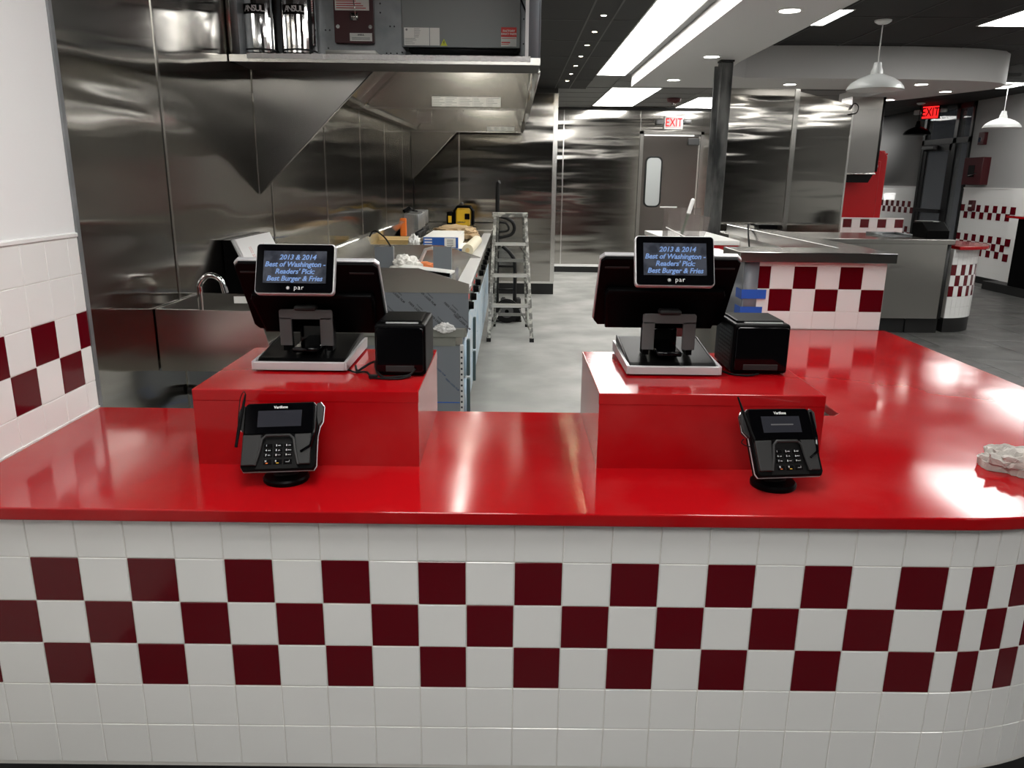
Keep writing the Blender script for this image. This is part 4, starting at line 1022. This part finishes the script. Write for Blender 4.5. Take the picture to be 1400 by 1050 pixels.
obj('roll_cage', G().tube([(.315, 7.99, .955), (.315, 7.99, 1.12), (.35, 7.99, 1.17), (.50, 7.99, 1.17), (.535, 7.99, 1.12), (.535, 7.99, .955)], .016, 8), 'black_plastic', t)
obj('roll_cage', G().tube([(.315, 8.17, .955), (.315, 8.17, 1.12), (.35, 8.17, 1.17), (.50, 8.17, 1.17), (.535, 8.17, 1.12), (.535, 8.17, .955)], .016, 8).box(.44, .50, 7.985, 8.0, 1.02, 1.09, bev=.005), 'black_plastic', t)
obj('side_unit', G().box(.22, .30, 8.0, 8.1, .94, 1.11, bev=.012).box(.30, .33, 8.02, 8.1, .95, 1.0), 'black_plastic', t)
obj('side_face', G().box(.24, .28, 7.995, 8.0, .98, 1.06), 'yellow', t)
obj('handle', G().tube([(.36, 8.08, 1.17), (.38, 8.08, 1.20), (.42, 8.08, 1.20)], .014, 8).sph((.40, 8.06, 1.205), .022, n=6), 'grey_plastic', t)
obj('lettering', G().text('DEWALT', .024, T(.40, 7.998, .985) @ FACE, bold=.001), 'ink', t)
def manifold(x, y, w_, label):
    t = thing('steel_manifold', label, 'manifold', (x, y, .885), 0, 'grey ribbed steel units')
    obj('housing', G().box(x-.05, x+.05, y, y+w_, .886, 1.16), 'galvanised', t)
    for k in range(5):
        obj('rib', G().box(x+.05, x+.09, y+w_*k/5+.01, y+w_*(k+1)/5-.02, 1.02, 1.16, bev=.004), 'galvanised', t)
    for k in range(5):
        obj('port', G().cyl((x+.05, y+w_*(k+.5)/5, .97), (x+.10, y+w_*(k+.5)/5, .97), .025, n=10), 'dark_grey', t)
    obj('lower_rail', G().box(x+.05, x+.11, y, y+w_, .90, .94, bev=.003), 'steel_bright', t)
manifold(.10, 5.95, .62, 'nearer grey ribbed steel unit, beside the orange tool')
manifold(.06, 6.65, .6, 'farther grey ribbed steel unit, before the brown bags')
t = thing('orange_tool', 'upright orange level leaning on the near ribbed steel unit', 'tool', (-.02, 5.86, .886)); WM[t.name] = WM[t.name] @ T(-.02, .0, -.03)
obj('case', G().box(.0, .06, 5.90, 5.94, .93, 1.10, bev=.010, seg=2), 'orange', t)
obj('foot', G().box(.01, .05, 5.905, 5.935, .858, .93), 'black_plastic', t)
t = thing('black_tool', 'black tool handle lying on top of the near ribbed steel unit', 'tool', (.08, 6.1, 1.16))
obj('grip', G().tube([(.05, 5.98, 1.19), (.09, 6.03, 1.215), (.10, 6.15, 1.205)], [.018, .022, .015], 8), 'black_plastic', t)
obj('shaft', G().tube([(.10, 6.12, 1.20), (.11, 6.5, 1.172)], .01, 6), 'black_plastic', t)
o = obj('cable', G().tube(bez([(.09, 3.9, 1.10), (.13, 3.88, 1.14), (.20, 3.86, 1.10), (.25, 3.84, 1.03)], 6), .006, 6), 'black_matte'); tag(o, 'black cable arching from the backsplash over the cardboard', 'cable')
o = obj('clear_wrap', crumple(.70, 2.85, .655, .055, .02, .03, 12, .4), 'film_crinkle'); tag(o, 'wad of clear wrap stuck on the ledge below the grey film', 'plastic wrap')

# ================================================================== LADDER AND HAND TRUCK
t = thing('step_ladder', 'paint spattered aluminium step ladder beside the cooking line', 'ladder', (1.08, 5.9, 0))
Bf, Tf = (.875, 1.285), (.925, 1.215)
yb_, yt_ = 5.66, 5.93
def rail(x0, x1, ya, yc, z1=1.15): return G().prism([(x0-.016, .03), (x0+.016, .03), (x1+.013, z1), (x1-.013, z1)], ya, ya+.03, 'y', mt=Matrix.Shear('XZ', 4, (0, 0)) if False else None)
def lean(yA, yB, z1): 
    m_ = Matrix.Identity(4); m_[1][2] = (yB-yA)/z1; m_[1][3] = yA; return m_
g0 = lean(yb_, yt_, 1.15)
for x0, x1 in zip(Bf, Tf):
    r_ = obj('front_rail', G(g0).prism([(x0-.017, .02), (x0+.017, .02), (x1+.014, 1.15), (x1-.014, 1.15)], -.03, .0, 'y'), 'ladder_alu', t)
    obj('rubber_foot', G(g0).box(x0-.021, x0+.021, -.035, .006, 0, .035), 'rubber', r_)
g1 = lean(6.42, 6.0, 1.15)
for x0, x1 in ((.91, .95), (1.25, 1.19)):
    r_ = obj('rear_rail', G(g1).prism([(x0-.012, .02), (x0+.012, .02), (x1+.010, 1.15), (x1-.010, 1.15)], 0, .025, 'y'), 'ladder_alu', t)
    obj('rubber_foot', G(g1).box(x0-.015, x0+.015, -.003, .028, 0, .03), 'rubber', r_)
def xr(z, a): return Bf[a]+(Tf[a]-Bf[a])*z/1.15
for z_ in (.33, .61, .90):
    obj('step', G(g0).box(xr(z_, 0), xr(z_, 1), -.03, .055, z_-.012, z_+.014), 'ladder_bar', t)
for z_ in (.14, .72):
    obj('rear_bar', G(g1).box(.905+.04*z_, 1.255-.05*z_, 0, .012, z_-.018, z_+.014), 'ladder_bar', t)
obj('top_cap', G().box(.895, 1.235, 5.90, 6.06, 1.15, 1.19, bev=.004), 'ladder_alu', t)
for a, s in ((0, 1), (1, -1)):
    obj('brace', G(g0).cyl((xr(.08, a), .0, .08), (xr(.3, a)+s*.10, .02, .30), .008, n=6), 'ladder_alu', t)
    obj('brace', G(g0).cyl((xr(.75, a), .0, .78), (xr(.9, a)+s*.08, .02, .89), .007, n=6), 'ladder_alu', t)
    z_ = .78; obj('spreader', G().cyl((xr(z_, a), yb_+(yt_-yb_)*z_/1.15, z_), (.94 if a == 0 else 1.20, 6.42-.42*z_/1.15, z_+.02), .006, n=6), 'black_matte', t)

t = thing('hand_truck', 'black two wheeled hand truck behind the step ladder', 'hand truck', (1.0, 6.8, 0))
yh = 6.72
obj('frame', G().tube([(.93, yh, .12), (.93, yh, 1.42), (.935, yh, 1.46), (.95, yh-.01, 1.47)], .022, 10).tube(bez([(.93, yh, .83), (1.0, yh, .80), (1.08, yh, .72), (1.12, yh, .60), (1.12, yh, .12)], 6), .020, 8), 'rubber', t)
obj('handle_loop', G().tube(bez([(.95, yh, 1.12), (1.03, yh, 1.10), (1.09, yh, 1.06), (1.11, yh, .99), (1.07, yh, .93), (.95, yh, .90)], 6), .018, 8).tube(bez([(.95, yh, 1.06), (1.02, yh, 1.05), (1.05, yh, 1.0), (1.03, yh, .97), (.95, yh, .96)], 6), .012, 8), 'rubber', t)
for k, x in enumerate((1.00, 1.16)):
    wh = obj('wheel', G().cyl((x-.03, yh+.06, .13), (x+.03, yh+.06, .13), .13, n=28, bev=.012, mt=T(0, 0, 0)), 'rubber', t)
# the wheel faces the camera side-on: rim disc
wh = obj('wheel', G().cyl((1.04, yh-.10, .13), (1.04, yh-.04, .13), .13, n=28, bev=.015), 'rubber', t)
obj('hub', G().cyl((1.04, yh-.106, .13), (1.04, yh-.10, .13), .07, n=20), 'grey_plastic', wh)
obj('hub', G().cyl((1.04, yh-.112, .13), (1.04, yh-.106, .13), .022, n=12), 'black_plastic', wh)
obj('toe_plate', G().box(.88, 1.20, yh, yh+.22, .0, .012), 'rubber', t)
for z_ in (.35, .60): obj('cross_bar', G().cyl((.93, yh, z_), (1.12, yh, z_), .012, n=8), 'rubber', t)

# ================================================================== BACK OF KITCHEN FITTINGS
def exit_sign(name, c, R, label, faces, w_=.29, h_=.20, face='exit_face', txt='exit_red'):
    t = thing(name, label, 'exit sign', c)
    F = T(*c) @ R
    obj('housing', G(F).box(-w_/2, w_/2, 0, .05, -h_/2, h_/2, bev=.006), 'white_plastic' if face == 'exit_face' else 'frame_black', t)
    f = obj('face', G(F).box(-w_/2+.012, w_/2-.012, -.003, .0, -h_/2+.012, h_/2-.012), face, t)
    obj('lettering', G(F).text('EXIT', h_*.90, T(0, -.0035, -.002) @ FACE @ Matrix.Diagonal((.74, 1, 1, 1)), bold=.001, ext=.001), txt, f)
    for s in (-1, 1):
        obj('lamp_head', G(F).box(s*(w_/2+.02), s*(w_/2+.13), -.03, .03, -.03+(.02 if s > 0 else .0), .05, bev=.012).cyl((s*w_/2*.95, .02, 0), (s*(w_/2+.05), .02, .01), .012, n=8), 'grey_plastic' if face == 'exit_face' else 'white_plastic', t)
exit_sign('exit_sign', (3.645, 11.40, 2.40), I4, 'red and white EXIT sign over the steel back door', 1)
t = thing('smoke_detector', 'dark red round alarm on the ceiling left of the pillar', 'smoke detector', (3.33, 9.9, ZK))
obj('housing', G().lathe([(.001, 0), (.10, 0), (.10, -.02), (.085, -.05), (.05, -.065), (.001, -.065)], (3.33, 9.9, ZK)), 'fire_red', t)
obj('strobe_lens', G().lathe([(.001, -.062), (.03, -.062), (.02, -.085), (.001, -.088)], (3.33, 9.9, ZK), 14), 'chrome', t)

# ================================================================== RIGHT SIDE OF THE ROOM
# steel serving cabinet
t = thing('steel_cabinet', 'stainless cabinet with dark plinth in front of the red machine', 'cabinet', (4.7, 6.6, 0))
obj('body', G().box(3.4, 5.49, 6.33, 7.30, .155, .915), 'steel_hood', t)
obj('top', G().box(3.38, 5.545, 6.295, 7.32, .915, .962, bev=.003), 'steel', t)
obj('side_film', G().box(5.49, 5.53, 6.33, 7.30, .155, .915), 'dark_grey', t)
for k, (a, b) in enumerate(((3.4, 4.62), (4.64, 5.17), (5.19, 5.52))):
    obj('plinth', G().box(a, b, 6.36, 6.38, 0, .155), 'base_black', t)
obj('back_plinth', G().box(3.4, 5.49, 6.38, 7.28, 0, .155), 'base_black', t)
t = thing('label_printer', 'small black printer with a paper label on the steel cabinet', 'printer', (5.4, 6.6, .962)); WM[t.name] = WM[t.name] @ T(-.03, 0, 0)
obj('housing', G().prism([(6.45, .963), (6.78, .963), (6.78, 1.11), (6.58, 1.125), (6.45, 1.04)], 5.30, 5.53, 'x', bev=.008), 'black_plastic', t)
obj('lid', G().box(5.31, 5.50, 6.60, 6.76, 1.12, 1.13), 'grey_plastic', t)
obj('label', G().box(5.42, 5.47, 6.57, 6.60, 1.125, 1.128), 'paper', t)
t = thing('steel_tray', 'shallow steel tray beside the small black printer', 'tray', (5.1, 6.8, .962))
obj('pan', G().box(4.95, 5.27, 6.62, 7.0, .963, .97).box(4.95, 4.96, 6.62, 7.0, .97, .995).box(5.26, 5.27, 6.62, 7.0, .97, .995).box(4.95, 5.27, 6.99, 7.0, .97, .995), 'galvanised', t)

# red counter with the tiled upstand behind it
t = thing('drinks_counter', 'red topped counter with checker tiled upstand under the red machine', 'counter', (5.6, 8.5, 0))
obj('body', G().box(5.10, 6.02, 8.16, 8.9, 0, .85), 'drywall', t)
obj('top', G().box(5.09, 6.04, 8.02, 8.29, .85, .882, bev=.003), 'red_quartz', t)
obj('upstand', G().box(5.12, 5.985, 8.30, 8.38, .85, 1.085), 'grout', t)
for k in range(8):
    x0 = 5.13+.108*k-.01; x1 = x0+.108
    for z0, z1, r in ((.884, .965, 0), (.965, 1.07, 1), (1.07, 1.088, 0)):
        red = r and k % 2 == 1
        tile(t, 'tile', ((x0+x1)/2, 8.292, (z0+z1)/2), x1-x0, z1-z0, 'red_tile' if red else 'white_tile')
t = thing('drinks_machine', 'tall bright red drinks machine with round badge by the steel partition', 'machine', (5.5, 8.7, .86))
obj('body', G().prism([(5.11, .851), (5.80, .851), (5.80, 1.83), (5.76, 1.90), (5.56, 1.90), (5.50, 1.83), (5.11, 1.83)], 8.54, 8.88, 'y', bev=.02), 'machine_red', t)
obj('front_door', G().box(5.12, 5.71, 8.515, 8.54, .90, 1.775, bev=.008), 'machine_red', t)
obj('top_film', G().grid(lambda u, v: (5.45+.34*u, 8.53+.3*v, 1.86+.05*math.sin(PI*min(1, u*1.1))+.02*noise.noise(Vector((u*12, v*9, 2)))), 30, 16, .002), 'film_red', t, label='crinkled clear wrap on the top')
bg = obj('badge', G().cyl((5.64, 8.515, 1.71), (5.64, 8.51, 1.71), .036, n=20), 'silver_ink', t)
obj('badge_face', G().cyl((5.64, 8.511, 1.71), (5.64, 8.508, 1.71), .030, n=20), 'machine_red', bg)
obj('badge_bar', G().box(5.616, 5.664, 8.505, 8.508, 1.703, 1.717), 'silver_ink', bg)
t = thing('steel_chase', 'polished steel duct with dark base hanging over the red machine', 'duct', (5.35, 8.35, 1.6))
obj('casing', G().box(5.12, 5.49, 8.18, 8.5, 1.62, ZS-.002), 'steel_hood', t)
obj('base', G().prism([(5.14, 1.51), (5.43, 1.51), (5.48, 1.605), (5.14, 1.605)], 8.19, 8.49, 'y'), 'black_matte', t)
obj('edge_trim', G().box(5.115, 5.50, 8.17, 8.505, 1.605, 1.622), 'steel_bright', t)
obj('side_seal', G().box(5.50, 5.53, 8.20, 8.48, 1.64, ZS-.002), 'frame_black', t)
o = obj('cable', G().tube(bez([(5.02, 7.98, 2.33), (5.06, 7.97, 2.40), (5.11, 7.97, 2.37), (5.10, 7.97, 2.30), (5.02, 7.97, 2.28)], 8), .006, 6), 'black_matte'); tag(o, 'loop of black cable at the top of the steel duct', 'cable')

# curved tiled counter end with red top
t = thing('round_counter', 'round ended counter with red top and checker tiles at far right', 'counter', (5.6, 6.8, 0))
RC = (5.53, 6.85)
def capsule(r, x0=0): return [(5.55, RC[1]-r)]+arc(5.55, RC[1], r, -90, 90, 18)[0:]+[(5.55, RC[1]+r)]
obj('core', G().prism(arc(5.60, RC[1], .452, -90, 90, 20), .15, .86, 'z'), 'grout', t)
obj('plinth', G().prism(arc(5.60, RC[1], .455, -90, 90, 20), 0, .15, 'z'), 'base_black', t)
obj('top', G().prism(arc(5.61, RC[1], .54, -90, 90, 24), .862, .895, 'z', bev=.004), 'red_quartz', t)
dth = PI/26
zr = [(.15, .265), (.265, .375), (.375, .485), (.485, .595), (.595, .705), (.705, .785), (.785, .86)]
for r, (z0, z1) in enumerate(zr):
    for k in range(26):
        th = -PI/2+dth*(k+.5)
        red = r in (2, 3, 4) and (r+k) % 2 == 0
        tile(t, 'tile', (5.60+.46*math.cos(th), RC[1]+.46*math.sin(th), (z0+z1)/2), .46*dth, z1-z0, 'red_tile' if red else 'white_tile', rot=th+PI/2)

# wall fittings on the right wall
def wallthing(name, label, cat, y0, y1, z0, z1, th, mt_, pn='case'):
    t = thing(name, label, cat, (XR-.02, (y0+y1)/2, z0)); obj(pn, G().box(XR-th, XR, y0, y1, z0, z1, bev=.006), mt_, t); return t
t = wallthing('fire_cabinet', 'dark red square cabinet on the grey right wall', 'fire cabinet', 10.89, 11.40, 1.50, 1.92, .13, 'fire_red')
obj('window', G().box(XR-.135, XR-.129, 11.08, 11.25, 1.62, 1.80), 'black_matte', t)
obj('handle', G().tube([(XR-.14, 11.0, 1.68), (XR-.16, 11.06, 1.66), (XR-.15, 11.2, 1.64)], .008, 6), 'chrome', t)
t = wallthing('fire_strobe', 'small dark red strobe alarm above the fire cabinet', 'alarm', 11.08, 11.24, 2.11, 2.30, .06, 'fire_red')
obj('lens', G().box(XR-.08, XR-.06, 11.13, 11.20, 2.15, 2.22), 'chrome', t)
t = wallthing('pull_station', 'small red pull alarm among the checker tiles below the fire cabinet', 'alarm', 11.10, 11.23, 1.10, 1.26, .06, 'fire_red')
obj('handle', G().box(XR-.07, XR-.06, 11.13, 11.20, 1.16, 1.19), 'silver_ink', t)
t = thing('booth_end', 'dark cabinet with red ledge at the right edge of the photo', 'booth', (8.2, 9.6, 0))
obj('column', G().box(8.36, XR-.035, 9.3, 9.98, .10, 1.44), 'white_tile', t)
g = G()
for z_ in (.407, .627, 1.084): g.box(8.35, 8.36, 9.86, 9.975, z_, z_+.11).box(8.36, 8.46, 9.98, 9.985, z_, z_+.11)
obj('red_tiles', g, 'red_tile', t, kind='stuff')
obj('ledge', G().box(7.98, 8.36, 9.0, 9.45, 1.06, 1.09, bev=.003), 'red_quartz', t)
obj('cabinet', G().box(8.14, 8.36, 9.0, 9.42, .12, 1.06), 'black_plastic', t)
obj('plinth', G().box(8.12, XR-.035, 9.0, 9.98, 0, .12), 'base_black', t)
exit_sign('exit_sign', (8.22, 12.4, 2.69), RZ(-.95), 'glowing red EXIT sign hung before the glass door', 1, .30, .22, 'exit_dark', 'black_matte')

# pendants
def pendant(x, y, zb, r, label, mt_='pendant_white', zc=ZD, inner='pendant_white', wh=None):
    t = thing('pendant_lamp', label, 'pendant lamp', (x, y, zb), 0, 'dome pendant lamps')
    prof = [(r, 0), (r*.98, .02), (r*.86, .055), (r*.62, .09), (r*.34, .115), (r*.22, .125), (r*.20, .155), (r*.16, .175), (r*.13, .215), (.001, .22)]
    sh = obj('shade', G().lathe([(r-.004, .001)]+prof[:-1]+[(.001, .218), (.001, .205), (r*.15, .12), (r*.55, .085), (r*.84, .045), (r*.95, .012), (r-.006, .0)], (x, y, zb), 40), mt_, t)
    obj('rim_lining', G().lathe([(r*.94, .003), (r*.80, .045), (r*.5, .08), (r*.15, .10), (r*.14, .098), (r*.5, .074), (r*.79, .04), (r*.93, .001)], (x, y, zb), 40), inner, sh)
    obj('cord', G().cyl((x, y, zb+.21), (x, y, zc-.02), .005, n=6), mt_ if mt_ == 'black_plastic' else 'white_plastic', t)
    obj('canopy', G().lathe([(.001, -.03), (.04, -.028), (.065, -.012), (.068, 0), (.001, 0)], (x, y, zc), 24), 'white_plastic', t)
pendant(4.12, 5.33, 2.26, .225, 'large white dome pendant lamp hanging before the curved bulkhead')
pendant(7.62, 9.30, 2.24, .23, 'white dome pendant lamp cut by the right edge of the photo')
pendant(7.84, 12.0, 2.30, .215, 'dark dome pendant lamp with red lining before the glass door', 'black_plastic', inner='exit_dark')
